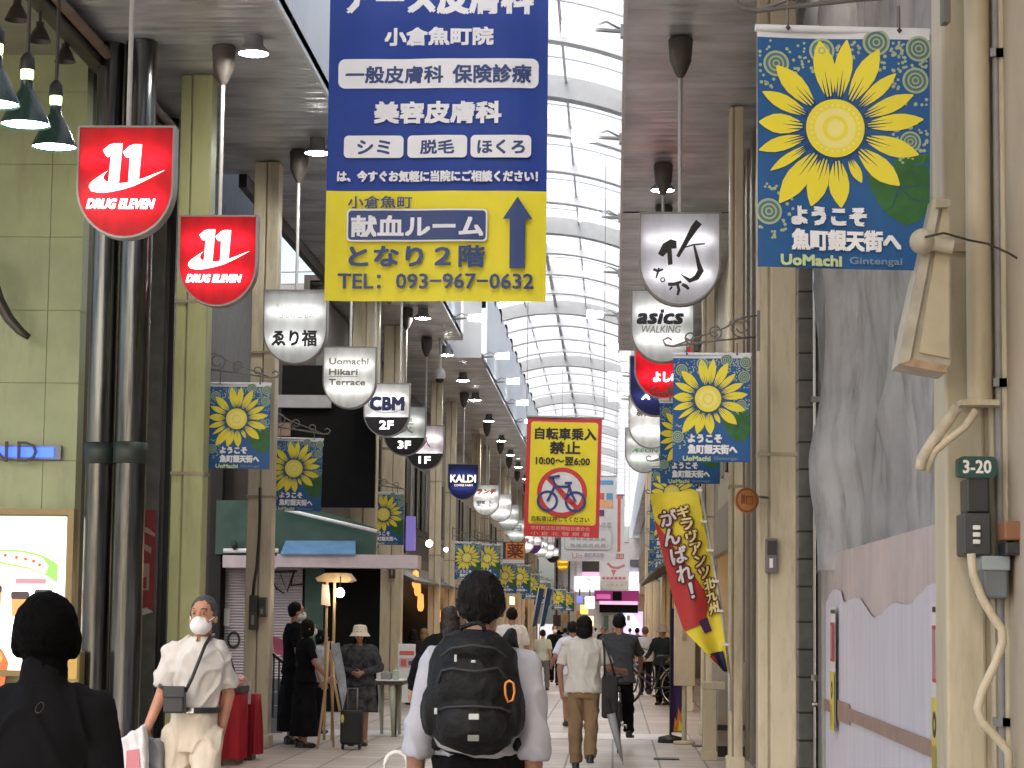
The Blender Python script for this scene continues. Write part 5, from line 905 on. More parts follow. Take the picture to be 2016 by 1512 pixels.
def person(lab, px, pyt, Y, face, top, bot, pose={}, sleeve='short', bt='trousers', hair=HAIR, style='short', skin=SKIN, mask=False, hat=None, shoe=BLACKP, vox=.012, wide=1., collar=False, z0=None, yaw=0., curl=.5, seed=0, belt=None, hand_n=None, wz=0., fold=.013):
    zt = at(px, pyt, Y).z if z0 is None else z0; h = zt / 1.72; X = at(px, 1300, Y).x
    J = {k: V(v) for k, v in {**ST, **pose}.items()}
    wd = lambda p: V((p.x * wide, p.y, p.z))
    hc, nk, hp, ch = J['hd'], J['nk'], J['hp'], J['ch']
    HR = Matrix.Rotation(yaw, 3, 'Z'); H = lambda x, y, z: hc + HR @ V((x, y, z))
    def axis(z): 
        t = (z - hp.z) / (nk.z - hp.z); return hp.x + (nk.x - hp.x) * t, hp.y + (nk.y - hp.y) * t
    TR = [(.84, .14, .10), (.92, .165, .115), (1.02, .148, .105), (1.12, .142, .10), (1.24, .162, .112), (1.34, .168, .108), (1.40, .145, .092), (1.455, .075, .066)]
    def torso(b, infl, zlo=0, zhi=9, extra=()):
        loft(b, list(extra) + [(*axis(z), z, (rx + infl) * wide, ry + infl) for z, rx, ry in TR if zlo <= z <= zhi])
    # --- body: one continuous surface
    b = MB(); torso(b, -.008)
    b.ell(H(0, -.004, .022), (.074, .092, .092), SKIN); b.ell(H(0, .022, -.045), (.058, .070, .072), SKIN); b.ell(H(0, .058, -.088), (.030, .03, .026), SKIN)
    b.ell(H(0, .098, -.022), (.013, .018, .022), SKIN); b.ell(H(0, .088, .012), (.010, .014, .03), SKIN); b.ell(H(0, .085, .04), (.05, .014, .012), SKIN); b.ell(H(0, .088, -.062), (.026, .012, .010), SKIN)
    for sg in (-1, 1): b.ell(H(sg * .077, -.004, -.012), (.011, .022, .033), SKIN); b.ell(H(sg * .04, .07, -.035), (.024, .02, .02), SKIN)
    cap(b, nk - V((0, .0, .05)), .058, hc - V((0, .015, .06)), .05)
    for sd_ in 'LR':
        s_, e, w_ = wd(J['s' + sd_]), wd(J['e' + sd_]), wd(J['w' + sd_]); cap(b, s_, .048, e, .038); cap(b, e, .038, w_, .027)
        hn = hand_n or V((1 if sd_ == 'L' else -1, .25, 0)); hand(b, w_, (w_ - e), hn, curl, 1.0)
        hip = hp + V((-.085 if sd_ == 'L' else .085, 0, -.04)); cap(b, hip, .082, J['k' + sd_], .056); cap(b, J['k' + sd_], .054, J['a' + sd_], .036); cap(b, J['a' + sd_] - V((0, .0, .03)), .034, J['a' + sd_] + V((0, .11, -.045)), .026)
    o = remesh(b, vox * .75, 'person', skin, None, 0, it=3); o.data.transform(Matrix.Scale(h, 4)); o.location = (X, Y, 0); o.rotation_euler = (0, 0, face); tag(o, lab, 'person')
    kids = []
    # --- shirt
    b = MB(); low = .80 if bt not in ('tuck',) else .93
    ex = [(*axis(.86), .86, .200 * wide, .150), (*axis(.95), .95, .186 * wide, .138)] if low < .9 else [(*axis(.965 + wz), .965 + wz, .156 * wide, .120)]
    torso(b, .018, 1.0 + wz, 1.46, ex)
    for sd_ in 'LR':
        s_, e, w_ = wd(J['s' + sd_]), wd(J['e' + sd_]), wd(J['w' + sd_]); cap(b, V((s_.x * .25, nk.y - .005, 1.435)), .045, s_ + V((0, 0, .002)), .060); cap(b, V((s_.x * .6, s_.y, 1.30)), .085, s_, .062)
        if sleeve == 'short': m_ = s_ + (e - s_) * .82; b.tube(s_, m_, .058, .061, SKIN, 16)
        elif sleeve == 'roll': b.tube(s_, e, .058, .052, SKIN, 16); b.ell(e, .052, SKIN); q = e + (w_ - e) * .18; b.tube(e, q, .052, .050, SKIN, 16); b.tube(e + (w_ - e) * .05, e + (w_ - e) * .2, .057, .056, SKIN, 16)
        elif sleeve == 'long': b.tube(s_, e, .062, .054, SKIN, 16); b.ell(e, .054, SKIN); b.tube(e, e + (w_ - e) * .93, .054, .042, SKIN, 16)
    if style == 'nape': cap(b, nk - V((0, 0, .02)), .075, nk + V((0, 0, .045)), .064)
    kids.append(remesh(b, vox, 'shirt', top, o, fold, (8, 8, 6.5) if fold > .015 else (7, 7, 5), seed=seed))
    if collar:
        b = MB(); n = 20
        for i in range(n): 
            a0, a1 = [math.radians(100 + 340 * t / n) for t in (i, i + 1)]
            f = lambda a, r, z: nk + V((r * math.cos(a), r * .95 * math.sin(a) + .005, z))
            b.faces([f(a0, .066, .028), f(a1, .066, .028), f(a1, .088, -.018), f(a0, .088, -.018)], [(0, 1, 2, 3)], top); b.faces([f(a0, .066, .028), f(a1, .066, .028), f(a1, .070, -.03), f(a0, .070, -.03)], [(0, 1, 2, 3)], top)
        c_ = b.build('collar'); c_.parent = o; c_.matrix_parent_inverse.identity(); kids.append(c_)
    # --- lower garment
    b = MB()
    if bt in ('trousers', 'tuck'):
        loft(b, [(hp.x, hp.y, .80, .15 * wide, .115), (hp.x, hp.y, .90, .172 * wide, .128), (*axis(.97 + wz), .97 + wz, (.156 if bt == 'trousers' else .166) * wide, .118 if bt == 'trousers' else .128)])
        for sd_ in 'LR':
            hip = hp + V((-.088 if sd_ == 'L' else .088, 0, -.06)); k_, a_ = J['k' + sd_], J['a' + sd_]; cap(b, hip, .098, k_, .076, 16); b.tube(k_, a_ + V((0, 0, -.02)), .076, .066, SKIN, 16)
    elif bt == 'shorts':
        loft(b, [(hp.x, hp.y, .80, .15 * wide, .115), (hp.x, hp.y, .90, .172 * wide, .128), (*axis(1.0), 1.0, .156 * wide, .118)])
        for sd_ in 'LR': hip = hp + V((-.088 if sd_ == 'L' else .088, 0, -.06)); cap(b, hip, .1, hip + (J['k' + sd_] - hip) * .8, .09, 16)
    else:
        zb = .16 if bt == 'skirt' else .50
        loft(b, [(0, 0, zb, .225 * wide, .185), (0, 0, .5 * (zb + .9), .20 * wide, .16), (hp.x, hp.y, .92, .178 * wide, .13), (*axis(1.03), 1.03, .156 * wide, .118)])
    kids.append(remesh(b, vox, 'trousers' if bt in ('trousers', 'tuck', 'shorts') else ('skirt' if bt == 'skirt' else 'coat_skirt'), bot, o, .014, (7, 7, 4), seed=seed + 5))
    if belt:
        b = MB(); n = 28; cx, cy = axis(.985 + wz); vs = [V((cx + (.172 * wide + dr) * math.cos(2 * math.pi * i / n), cy + (.134 + dr) * math.sin(2 * math.pi * i / n), z + wz)) for dr, z in ((0, .955), (.006, .955), (.006, .99), (0, .99)) for i in range(n)]
        b.faces(vs, [(k * n + i, k * n + (i + 1) % n, (k + 1) % 4 * n + (i + 1) % n, (k + 1) % 4 * n + i) for k in range(4) for i in range(n)], belt); b.box((cx - .025, cy + .134, .957 + wz), (cx + .02, cy + .147, .988 + wz), CHROME); c_ = b.build('belt'); c_.parent = o; c_.matrix_parent_inverse.identity(); kids.append(c_)
    # --- shoes
    for sd_ in 'LR':
        b = MB(); a_ = J['a' + sd_]; b.ell(a_ + V((0, -.02, -.035)), (.042, .055, .05), SKIN); b.ell(a_ + V((0, .08, -.052)), (.047, .10, .036), SKIN); b.box(a_ + V((-.042, -.07, -.088)), a_ + V((.042, .15, -.065)), SKIN); kids.append(remesh(b, max(vox, .01), 'shoe', shoe, o))
    # --- hair, face details
    b = MB()
    if style == 'short':
        b.ell(H(0, -.020, .034), (.083, .094, .092), SKIN); b.ell(H(0, -.042, -.008), (.076, .062, .062), SKIN)
        for sg in (-1, 1): b.ell(H(sg * .07, -.012, .01), (.016, .035, .045), SKIN)
    elif style == 'nape':
        b.ell(H(0, -.018, .02), (.092, .102, .104), SKIN); b.ell(H(0, -.022, -.10), (.066, .062, .11), SKIN)
        for sg in (-1, 1): b.ell(H(sg * .076, -.004, -.012), (.022, .045, .055), SKIN)
    else:
        b.ell(H(0, -.018, .035), (.090, .100, .095), SKIN); b.ell(H(0, -.038, -.05), (.088, .075, .10), SKIN)
        if style == 'long': b.ell(H(0, -.055, -.15), (.085, .05, .10), SKIN)
        for sg in (-1, 1): b.ell(H(sg * .074, .02, -.03), (.02, .04, .085), SKIN)
    kids.append(remesh(b, vox * .7, 'hair', hair, o, .003 if style == 'nape' or mask else .007, (28, 28, 18), 2, seed))
    if abs(math.cos(face) + 1) < 1.6:          # anyone whose face can be seen
        b = MB()
        for sg in (-1, 1): b.ell(H(sg * .031, .078, .016), (.014, .012, .007), M('eye white', (.30, .27, .25), .4)); b.ell(H(sg * .031, .086, .016), (.006, .006, .0065), BLACK); b.path([H(sg * .014, .094, .040), H(sg * .032, .092, .046), H(sg * .05, .080, .040)], .004, hair, 6)
        e_ = b.build('eyes'); e_.parent = o; e_.matrix_parent_inverse.identity(); kids.append(e_)
        if not mask: b = MB(); b.ell(H(0, .097, -.062), (.022, .006, .006), M('lips', (.35, .12, .1), .5)); e_ = b.build('mouth'); e_.parent = o; e_.matrix_parent_inverse.identity(); kids.append(e_)
    if mask:
        b = MB(); b.ell(H(0, .046, -.055), (.066, .076, .058), SKIN, None, 24, 16); b.ell(H(0, .092, -.034), (.030, .030, .036), SKIN, None, 16, 12); kids.append(remesh(b, .006, 'face_mask', MASK, o, 0, it=5))
        b = MB()
        for sg in (-1, 1): b.path([H(sg * .055, .07, -.03), H(sg * .075, .02, -.005), H(sg * .08, -.01, .01)], .003, MASK, 5)
        e_ = b.build('mask_loop'); e_.parent = o; e_.matrix_parent_inverse.identity(); kids.append(e_)
    if hat:
        b = MB(); b.lathe(H(0, -.012, .045), [(.155, -.065), (.15, -.06), (.108, .0), (.100, .06), (.082, .095), (.0, .105)], hat, 24); b.lathe(H(0, -.012, .043), [(.155, -.063), (.10, .0), (.09, .05)], hat, 24); e_ = b.build('hat'); e_.parent = o; e_.matrix_parent_inverse.identity(); kids.append(e_)
    for k_ in kids: k_.scale = (h, h, h)
    return o, h
def W(o, h, p): return Matrix.Translation(o.location) @ Matrix.Rotation(o.rotation_euler.z, 4, 'Z') @ (V(p) * h)
PI = math.pi
TWHT = cloth('white shirt cotton', (.46, .47, .52)); TCRM = cloth('cream polo cotton', (.60, .58, .54)); TBLK = cloth('black shirt cotton', (.006, .006, .007)); TGRY = cloth('charcoal shirt', (.045, .05, .058)); TGRN = cloth('pale green shirt', (.46, .47, .38)); BKHA = cloth('khaki cotton', (.24, .165, .095)); BCRM = cloth('cream trousers', (.60, .54, .44)); BBLK = cloth('black trousers', (.007, .007, .008)); BGRY = cloth('grey trousers', (.16, .16, .165)); COAT = M('mottled dark coat', (.05, .052, .056), .9, var=.8, sc=11, bump=.3, bsc=9); HATC = M('cream bucket hat', (.78, .68, .53), .9, var=.06, bump=.2, bsc=60)
# nearest person, lower left
p1, h1 = person('person in black tee seen from behind at the lower left corner', 88, 1170, 6.0, 0.12, TBLK, BBLK, dict(), hair=M('very dark hair', (.003, .003, .003), .85, spec=.06, var=.3, sc=60, bump=.4, bsc=120), style='nape', skin=SKIN, vox=.009, wide=.86)
P = Print(0, 0, 1, y=0); P.ring(0, 0, .0095, .0078, M('grey shirt logo', (.03, .03, .03), .6), ry=.016); c = at(78, 1393, 5.84); o = P.build('shirt_logo', p1); o.location = c; o.rotation_euler = (0, .5, .12); o.matrix_parent_inverse = wm(p1).inverted()
# backpack wearer
p3, h3 = person('man in white rolled sleeve shirt seen from behind wearing a black backpack', 945, 1130, 8.3, 0.0, TWHT, BBLK, dict(eL=(-.222, -.04, 1.12), wL=(-.232, .0, .87), eR=(.200, -.05, 1.12), wR=(.195, .02, .87)), sleeve='roll', bt='tuck', wz=.10, skin=SKIN2, vox=.008, collar=True, wide=1.0, seed=3, fold=.0125)
bp = thing('backpack', W(p3, h3, (0, -.2, 1.1)), 'black backpack with white tags and orange carabiner on the white shirt wearer', 'backpack'); NYL = M('black ripstop nylon', (.009, .010, .011), .6, spec=.25, var=.4, sc=18, bump=.3, bsc=60)
def PB(px, py, dy=0.): return at(px, py, 8.02 + dy)
def bpx(b, L_, y0, y1, r):
    for i in range(len(L_)): pass
b = MB(); cx = at(932, 1300, 8.1).x
def zz_(py): return at(932, py, 8.1).z
R_ = [(1484, .070, .05), (1470, .125, .085), (1430, .158, .11), (1380, .165, .12), (1320, .160, .115), (1280, .145, .10), (1256, .112, .075), (1242, .06, .045)]
loft(b, [(cx, 8.12, zz_(py), rx, ry) for py, rx, ry in R_], 24)
b.ell((cx - .005, 8.03, zz_(1345)), (.115, .055, .10), SKIN); b.ell((cx, 8.02, zz_(1420)), (.128, .062, .085), SKIN); b.ell((cx, 8.04, zz_(1280)), (.09, .05, .05), SKIN)
for sg in (-1, 1): b.ell((cx + sg * .150, 8.12, zz_(1400)), (.032, .07, .09), SKIN)
o = remesh(b, .008, 'pack_body', NYL, None, .006, (9, 9, 9)); adopt(o, bp)
b = MB(); 
for pts in (((868, 1292), (890, 1276), (932, 1270), (975, 1276), (998, 1295)), ((862, 1345), (870, 1320), (890, 1316), (935, 1322), (980, 1314), (1000, 1340)), ((862, 1400), (880, 1392), (935, 1390), (985, 1394), (1006, 1402))): b.path([PB(x, y, -.075 + .0009 * abs(x - 932)) for x, y in pts], .005, M('pack piping', (.03, .03, .032), .6), 6)
b.build('zip_line', bp)
b = MB(); b.path([PB(905, 1240, .03), PB(912, 1234, .03), PB(930, 1228, .03), PB(942, 1226, .03), PB(952, 1232, .03), PB(954, 1244, .03)], .008, NYL, 8); b.build('handle', bp)
for sg in (-1, 1): b = MB(); x = p3.location.x + sg * .115; b.path([(x - sg * .02, 8.16, 1.47), (x, 8.25, 1.505), (x, 8.36, 1.47), (x + sg * .02, 8.42, 1.36), (x + sg * .04, 8.36, 1.2), (x + sg * .03, 8.22, 1.1)], .02, NYL, 8); b.build('strap', bp)
GT = M('white reflective tag', (.55, .6, .58), .5)
for (x, y, w_, hh, dy) in ((897, 1296, 5, 14, -.075), (932, 1302, 9, 5, -.085), (858, 1400, 6, 12, -.02), (933, 1411, 20, 11, -.10), (932, 1453, 22, 12, -.105)):
    c = PB(x, y, dy); b = MB(); b.box(c - V((w_ / 1120, .006, hh / 1120)), c + V((w_ / 1120, .006, hh / 1120)), GT if hh != 12 or w_ < 10 else M('grey pack label', (.2, .2, .17), .6), .002); b.build('tag', bp)
b = MB(); b.path([PB(x, y, -.02) for x, y in ((996, 1344), (1003, 1340), (1011, 1345), (1013, 1362), (1009, 1379), (1000, 1382), (995, 1368), (994, 1352))], .0045, M('orange carabiner', (.72, .25, .05), .3, .4), 8, True); b.build('carabiner', bp)
b = MB(); b.poly([PB(853, 1450, -.0), PB(868, 1466, -.03), PB(915, 1484, -.06), PB(880, 1478, -.05), PB(862, 1470, -.02)], M('grey pack trim', (.22, .22, .2), .6)); b.build('trim', bp)
# masked man facing the camera
p2, h2 = person('elderly man in white polo and face mask walking towards the camera', 384, 1175, 13.2, PI - .05, TCRM, BCRM, dict(hd=(-.055, .045, 1.605), nk=(-.04, .02, 1.455), sR=(.165, .02, 1.38), eR=(.235, .0, 1.14), wR=(.31, .06, .95), sL=(-.175, .0, 1.39), eL=(-.225, -.10, 1.14), wL=(-.175, -.08, .90), kL=(-.1, .16, .5), aL=(-.09, .2, .1), kR=(.1, 0, .5), aR=(.09, -.26, .16)), hair=HAIRG, skin=M('weathered skin', (.46, .22, .135), .5, var=.14, sc=14), mask=True, vox=.009, collar=True, bt='tuck', belt=BLACK, yaw=-.10, curl=1.0, seed=8, wide=.84, wz=.075, fold=.017)
cb = thing('shoulder_bag', at(342, 1380, 13.0), 'small black crossbody bag at the hip of the masked man', 'bag'); b = MB(); x0, z0, x1, z1 = fr(322, 1404, 364, 1352, 12.96); b.box((x0, 12.94, z0), (x1, 13.02, z1), M('black leather', (.03, .032, .036), .5, var=.2), .012); b.box((x0 - .003, 12.93, z0 + .09), (x1 + .003, 12.95, z1 + .004), M('black leather', (.03, .032, .036), .5), .004); b.build('bag_body', cb)
b = MB(); b.path([at(x, y, Y_) for x, y, Y_ in ((365, 1362, 12.97), (378, 1335, 13.0), (392, 1300, 13.01), (404, 1270, 13.04), (414, 1254, 13.12), (420, 1250, 13.22))], .011, BLACK, 6); b.path([at(x, y, Y_) for x, y, Y_ in ((322, 1356, 12.98), (316, 1352, 13.1), (312, 1340, 13.3))], .011, BLACK, 6); b.build('strap', cb)
wh = W(p2, h2, (.275, .07, .86)); bx = wh.x
for i, (nm, pts, m_, lab, Yb) in enumerate((('shopping_bag', ((281, 1428), (270, 1438), (250, 1446), (232, 1462), (222, 1490), (222, 1560), (262, 1580), (282, 1560), (284, 1500)), M('white plastic bag', (.66, .66, .68), .35, var=.08), 'bulging white plastic shopping bag in the hand of the masked man', 13.0), ('shopping_bag', ((283, 1440), (289, 1455), (318, 1460), (319, 1560), (276, 1580), (274, 1480)), M('grey carrier bag', (.14, .16, .18), .4, var=.15), 'grey carrier bag held beside the white plastic one', 13.12))):
    t = thing(nm, at(pts[4][0] + 20, 1560, Yb), lab, 'bag'); b = MB(); q = [at(x, y, Yb) for x, y in pts]; b.prism(q, (0, .10, 0), SKIN); o = remesh(b, .008, 'bag_body', m_, None, .012, (10, 10, 4), 4, i); adopt(o, t)
    b = MB(); b.path([q[0] + V((0, .05, 0)), wh + V((-.01, 0, .0)), q[1] + V((.02, .05, 0))], .006, m_, 6); b.build('handle', t)
    if i == 0: b = MB(); c0 = [at(x, y, Yb - .012) for x, y in ((249, 1478), (274, 1474), (276, 1560), (246, 1560))]; b.prism(c0, (0, .008, 0), M('pink red print', (.55, .2, .24), .5)); b.build('print_patch', t)
# striding person with khaki trousers
p4, h4 = person('person in white tee and khaki trousers walking away with a furled umbrella', 1150, 1213, 23.8, 0.05, cloth('ivory tee', (.58, .57, .54)), BKHA, dict(kL=(-.09, .03, .49), aL=(-.08, .1, .09), kR=(.085, .02, .5), aR=(.07, -.20, .17), eL=(-.24, -.03, 1.12), wL=(-.22, .0, .87), eR=(.25, -.02, 1.13), wR=(.38, .14, 1.10), hd=(.0, .03, 1.60)), style='bob', skin=SKIN2, vox=.011, wide=1.15, seed=11, shoe=BLACKP)
hb = thing('handbag', W(p4, h4, (.30, -.05, .8)), 'black shoulder bag hanging at the side of the person in khaki trousers', 'bag'); x0, z0, x1, z1 = fr(1184, 1414, 1217, 1330, 23.7); b = MB(); b.box((x0, 23.64, z0), (x1, 23.78, z1), M('black canvas', (.018, .018, .02), .8, var=.3), .03); b.build('bag_body', hb); b = MB(); b.path([(x0 + .03, 23.72, z1 - .02), at(1190, 1280, 23.66), at(1187, 1262, 23.72), at(1188, 1258, 23.85)], .012, BLACK, 6); b.path([(x1 - .03, 23.72, z1 - .02), at(1202, 1300, 23.66), at(1190, 1262, 23.72)], .012, BLACK, 6); b.build('strap', hb)
ub = thing('umbrella', at(1226, 1505, 23.6), 'furled grey umbrella pointing down beside the black shoulder bag', 'umbrella'); a, d = at(1203, 1405, 23.62), at(1227, 1505, 23.62); b = MB(); b.path([a, a + (d - a) * .5, a + (d - a) * .94], [.045, .035, .010], M('grey umbrella cloth', (.25, .26, .27), .6, var=.2), 8); b.build('canopy', ub); b = MB(); b.tube(a + (d - a) * .9, d, .006, .005, CHROME, 6); b.tube(a, a + (a - d).normalized() * .18, .008, .008, BLACK, 6); b.build('shaft', ub)
# cyclist in dark shirt riding away
def bicycle(px, Y, rz, lab, fm, basket=True, s=1.):
    c = at(px, 1300, Y); r = thing('bicycle', (c.x, Y, 0), lab, 'bicycle'); r.rotation_euler = (0, 0, rz); N = lambda o: (setattr(o, 'parent', r), o.matrix_parent_inverse.identity())
    for y in (-.52, .54):
        b = MB(); Rw = .325; pts = [(0, y + Rw * math.cos(t * .2244), .34 + Rw * math.sin(t * .2244)) for t in range(28)]; b.path(pts, .02, RUBBER, 8, True); b.path([(0, y + (p[1] - y) * .93, .34 + (p[2] - .34) * .93) for p in pts], .012, CHROME, 6, True)
        for t in range(14): a = t * .4488; b.tube((.0, y, .34), (0, y + .3 * math.cos(a), .34 + .3 * math.sin(a)), .0025, .0025, CHROME, 4)
        b.tube((-.05, y, .34), (.05, y, .34), .022, .022, CHROME, 8); N(b.build('wheel'))
        b = MB(); b.path([(0, y + .36 * math.cos(a), .34 + .36 * math.sin(a)) for a in [.35 + .2 * k for k in range(11)]], .022, CHROME, 6); N(b.build('mudguard'))
    b = MB(); 
    for p, q in (((0, .44, .82), (0, .54, .34)), ((0, .40, .62), (0, -.08, .30)), ((0, -.08, .30), (0, -.22, .82)), ((.04, -.52, .34), (.02, -.08, .30)), ((-.04, -.52, .34), (-.02, -.08, .30)), ((.03, -.52, .34), (0, -.2, .72)), ((-.03, -.52, .34), (0, -.2, .72)), ((0, .42, .70), (0, -.12, .45)), ((.0, -.25, .74), (0, -.78, .74))): b.tube(p, q, .016, .016, fm, 8)
    N(b.build('frame')); b = MB(); b.path([(-.27, .26, .98), (-.26, .34, 1.0), (-.1, .42, .98), (0, .42, .92), (.1, .42, .98), (.26, .34, 1.0), (.27, .26, .98)], .012, CHROME, 8); b.tube((0, .42, .92), (0, .44, .8), .013, .013, CHROME, 8); N(b.build('handlebar'))
    b = MB(); b.ell((0, -.24, .87), (.09, .13, .035), BLACKP); N(b.build('saddle')); b = MB(); b.tube((-.09, -.08, .30), (.09, -.08, .30), .015, .015, CHROME, 8); b.box((.09, -.05, .15), (.18, .03, .18), BLACKP); b.box((-.18, -.19, .42), (-.09, -.11, .45), BLACKP); b.tube((.09, -.08, .3), (.09, -.01, .17), .01, .01, CHROME, 6); b.tube((-.09, -.08, .3), (-.09, -.15, .43), .01, .01, CHROME, 6); N(b.build('pedals'))
    if basket:
        b = MB()
        for z in (.78, .85, .92, 1.0): b.path([(-.17, .5, z), (.17, .5, z), (.17, .76, z), (-.17, .76, z)], .005, CHROME, 4, True)
        for x, y in [(-.17 + .068 * k, .76) for k in range(6)] + [(-.17 + .068 * k, .5) for k in range(6)] + [(s_, .5 + .065 * k) for s_ in (-.17, .17) for k in range(5)]: b.tube((x, y, .78), (x, y, 1.0), .004, .004, CHROME, 4)
        b.box((-.16, .51, .775), (.16, .75, .785), GREY); N(b.build('basket'))
    return r
RIDE = dict(hp=(0, -.2, .97), nk=(0, .04, 1.45), hd=(0, .09, 1.60), ch=(0, -.1, 1.3), sL=(-.178, .02, 1.39), sR=(.178, .02, 1.39), eL=(-.26, .16, 1.17), eR=(.26, .16, 1.17), wL=(-.26, .30, 1.03), wR=(.26, .30, 1.03), kL=(-.11, .16, .75), aL=(-.13, -.12, .55), kR=(.11, .12, .58), aR=(.13, -.02, .26))
BKF = M('dark bicycle paint', (.02, .022, .025), .35)
bicycle(1219, 27.2, .0, 'dark bicycle ridden away by the person in the charcoal shirt', BKF)
person('cyclist in charcoal shirt riding away beyond the person in khaki trousers', 1219, 1208, 27.2, .0, TGRY, BBLK, RIDE, skin=SKIN2, vox=.012, wide=1.05, seed=21)
bicycle(1283, 41, 1.0, 'dark bicycle with basket parked at the right edge of the walkway', BKF)
person('person in dark green clothes standing over the bicycle at the right edge', 1305, 1232, 41.3, 2.6, cloth('dark green jacket', (.018, .026, .022)), BBLK, dict(wR=(.25, .25, 1.0), wL=(-.25, .25, 1.0), eR=(.25, .05, 1.12), eL=(-.25, .05, 1.12)), sleeve='long', hat=M('tweed hat', (.30, .26, .2), .9, var=.3), vox=.016, wide=1.25, seed=23)
person('person in white tee and dark trousers far ahead beside a bicycle', 1270, 1234, 46, 0, TWHT, BBLK, WALK, hair=HAIRB, vox=.015, seed=25)
bicycle(1262, 47.2, .3, 'distant dark bicycle next to the person in the white tee', BKF, False)
person('person in long white shirt and dark cap hair walking ahead of the khaki trousers', 1127, 1224, 32.5, .1, cloth('bluish white shirt', (.62, .64, .74)), cloth('white shorts', (.6, .6, .62)), dict(eL=(-.27, -.08, 1.14), wL=(-.30, .1, 1.02), **{k: WALK[k] for k in ('kL', 'aL', 'kR', 'aR')}), bt='shorts', skin=SKIN2, vox=.013, wide=1.1, seed=27)
person('person in pale green shirt and grey trousers striding far left of the walkway', 1068, 1240, 48, -.2, TGRN, BGRY, {**WALK2, 'wL': (-.3, .2, 1.05)}, vox=.016, wide=1.1, seed=29)
person('person in black with light mask walking towards the camera far away', 1092, 1231, 52, PI, TBLK, BBLK, WALK, mask=True, vox=.016, seed=31)
person('person in white shirt with dark shoulder strap seen behind the backpack wearer', 1007, 1197, 34, .05, cloth('warm white shirt', (.62, .60, .57)), BBLK, WALK, skin=SKIN2, vox=.013, wide=1.05, seed=33)
person('dark haired person in black walking just left of the backpack wearer', 886, 1196, 20.8, .15, TBLK, BBLK, dict(nk=(-.03, 0, 1.455), eL=(-.30, .0, 1.13), wL=(-.33, .08, .92), **{k: WALK2[k] for k in ('kL', 'aL', 'kR', 'aR')}), hair=M('dark brown hair', (.02, .012, .010), .5, var=.4, sc=60, bump=.5, bsc=120), style='bob', sleeve='long', vox=.012, wide=1.1, seed=35)
person('tall man in black with white mask standing by the side street', 578, 1186, 27.6, -PI / 2 + .25, TBLK, BBLK, dict(wR=(.2, .15, .95), eR=(.22, .02, 1.12)), bt='skirt', mask=True, vox=.012, wide=1.05, seed=37)
person('shorter woman in black with white mask standing in front of the tall man', 601, 1219, 26.9, -PI / 2 + .4, TBLK, BBLK, dict(eR=(.24, .06, 1.14), wR=(.2, .26, .93), hd=(0, .04, 1.6)), bt='skirt', style='bob', mask=True, vox=.011, wide=1.1, seed=39)
person('person in white tee under a black cardigan behind the two in black', 630, 1240, 30, -PI / 2, TWHT, BBLK, dict(), style='bob', vox=.014, seed=41)
p16, h16 = person('woman in cream bucket hat and mottled dark coat with folded hands', 708, 1234, 27.4, PI, COAT, COAT, dict(eL=(-.25, .03, 1.13), eR=(.25, .03, 1.13), wL=(-.05, .20, 1.06), wR=(.05, .21, 1.05)), sleeve='long', bt='coat', style='bob', hat=HATC, vox=.011, wide=1.25, seed=43, curl=1.1)
person('dark haired shopper at the cafe front behind the table', 812, 1240, 40, .4, TBLK, BBLK, dict(), style='bob', vox=.016, seed=45)
person('blond haired shopper in dark clothes at the cafe front', 834, 1238, 39, -.3, cloth('plum shirt', (.05, .03, .035)), BBLK, dict(), hair=M('blond brown hair', (.24, .16, .06), .55, var=.4, sc=50), style='bob', vox=.016, seed=47)
person('distant person in dark clothes near the magenta shop', 1186, 1236, 70, PI, TBLK, BBLK, WALK, vox=.02, seed=49)
person('distant person in pale shirt near the magenta shop', 1240, 1237, 76, 0, TWHT, BGRY, WALK2, vox=.02, seed=51)
for px, Y, f, tp, bt_, ps, hr, lb in ((1112, 62, 0, cloth('sky blue shirt', (.25, .36, .5)), BGRY, WALK, HAIR, 'distant person in sky blue shirt walking away on the left of the street'), (1146, 84, PI, TBLK, BBLK, WALK2, HAIRB, 'distant person in black walking towards the camera near the lit signs'), (1172, 96, 0, TWHT, BBLK, WALK, HAIR, 'tiny distant person in white shirt left of the magenta shop'),
    (1206, 92, PI, cloth('faded red shirt', (.35, .08, .07)), BGRY, WALK2, HAIR, 'tiny distant person in faded red shirt before the magenta shop'), (1254, 60, 0, TGRY, BKHA, WALK, HAIR, 'distant person in charcoal top and khaki trousers on the right of the street')):
    person(lb, px, 1236, Y, f, tp, bt_, ps, hair=hr, vox=.022, seed=int(px))
# ---------------------------------------------------------------- street goods on the left
sc_ = thing('suitcase', (at(692, 1480, 26.6).x, 26.6, 0), 'black trolley suitcase with a yellow tag in front of the woman in the bucket hat', 'suitcase'); x0 = at(671, 1440, 26.6).x; x1 = at(714, 1440, 26.6).x; zt = at(690, 1398, 26.6).z
b = MB(); b.box((x0, 26.5, .06), (x1, 26.7, zt), M('black suitcase fabric', (.014, .014, .015), .7, var=.3), .03); b.build('case_body', sc_); b = MB()
for x in (x0 + .03, x1 - .03): b.ell((x, 26.56, .035), (.02, .035, .035), BLACKP)
b.build('wheels', sc_); b = MB(); c = at(674, 1415, 26.48); b.ell(c, (.02, .008, .05), M('yellow tag', (.6, .55, .12), .5)); b.build('tag', sc_); b = MB(); b.path([(x0 + .07, 26.62, zt - .02), (x0 + .07, 26.62, zt + .25), (x1 - .07, 26.62, zt + .25), (x1 - .07, 26.62, zt - .02)], .01, GREY, 6); b.build('handle', sc_)
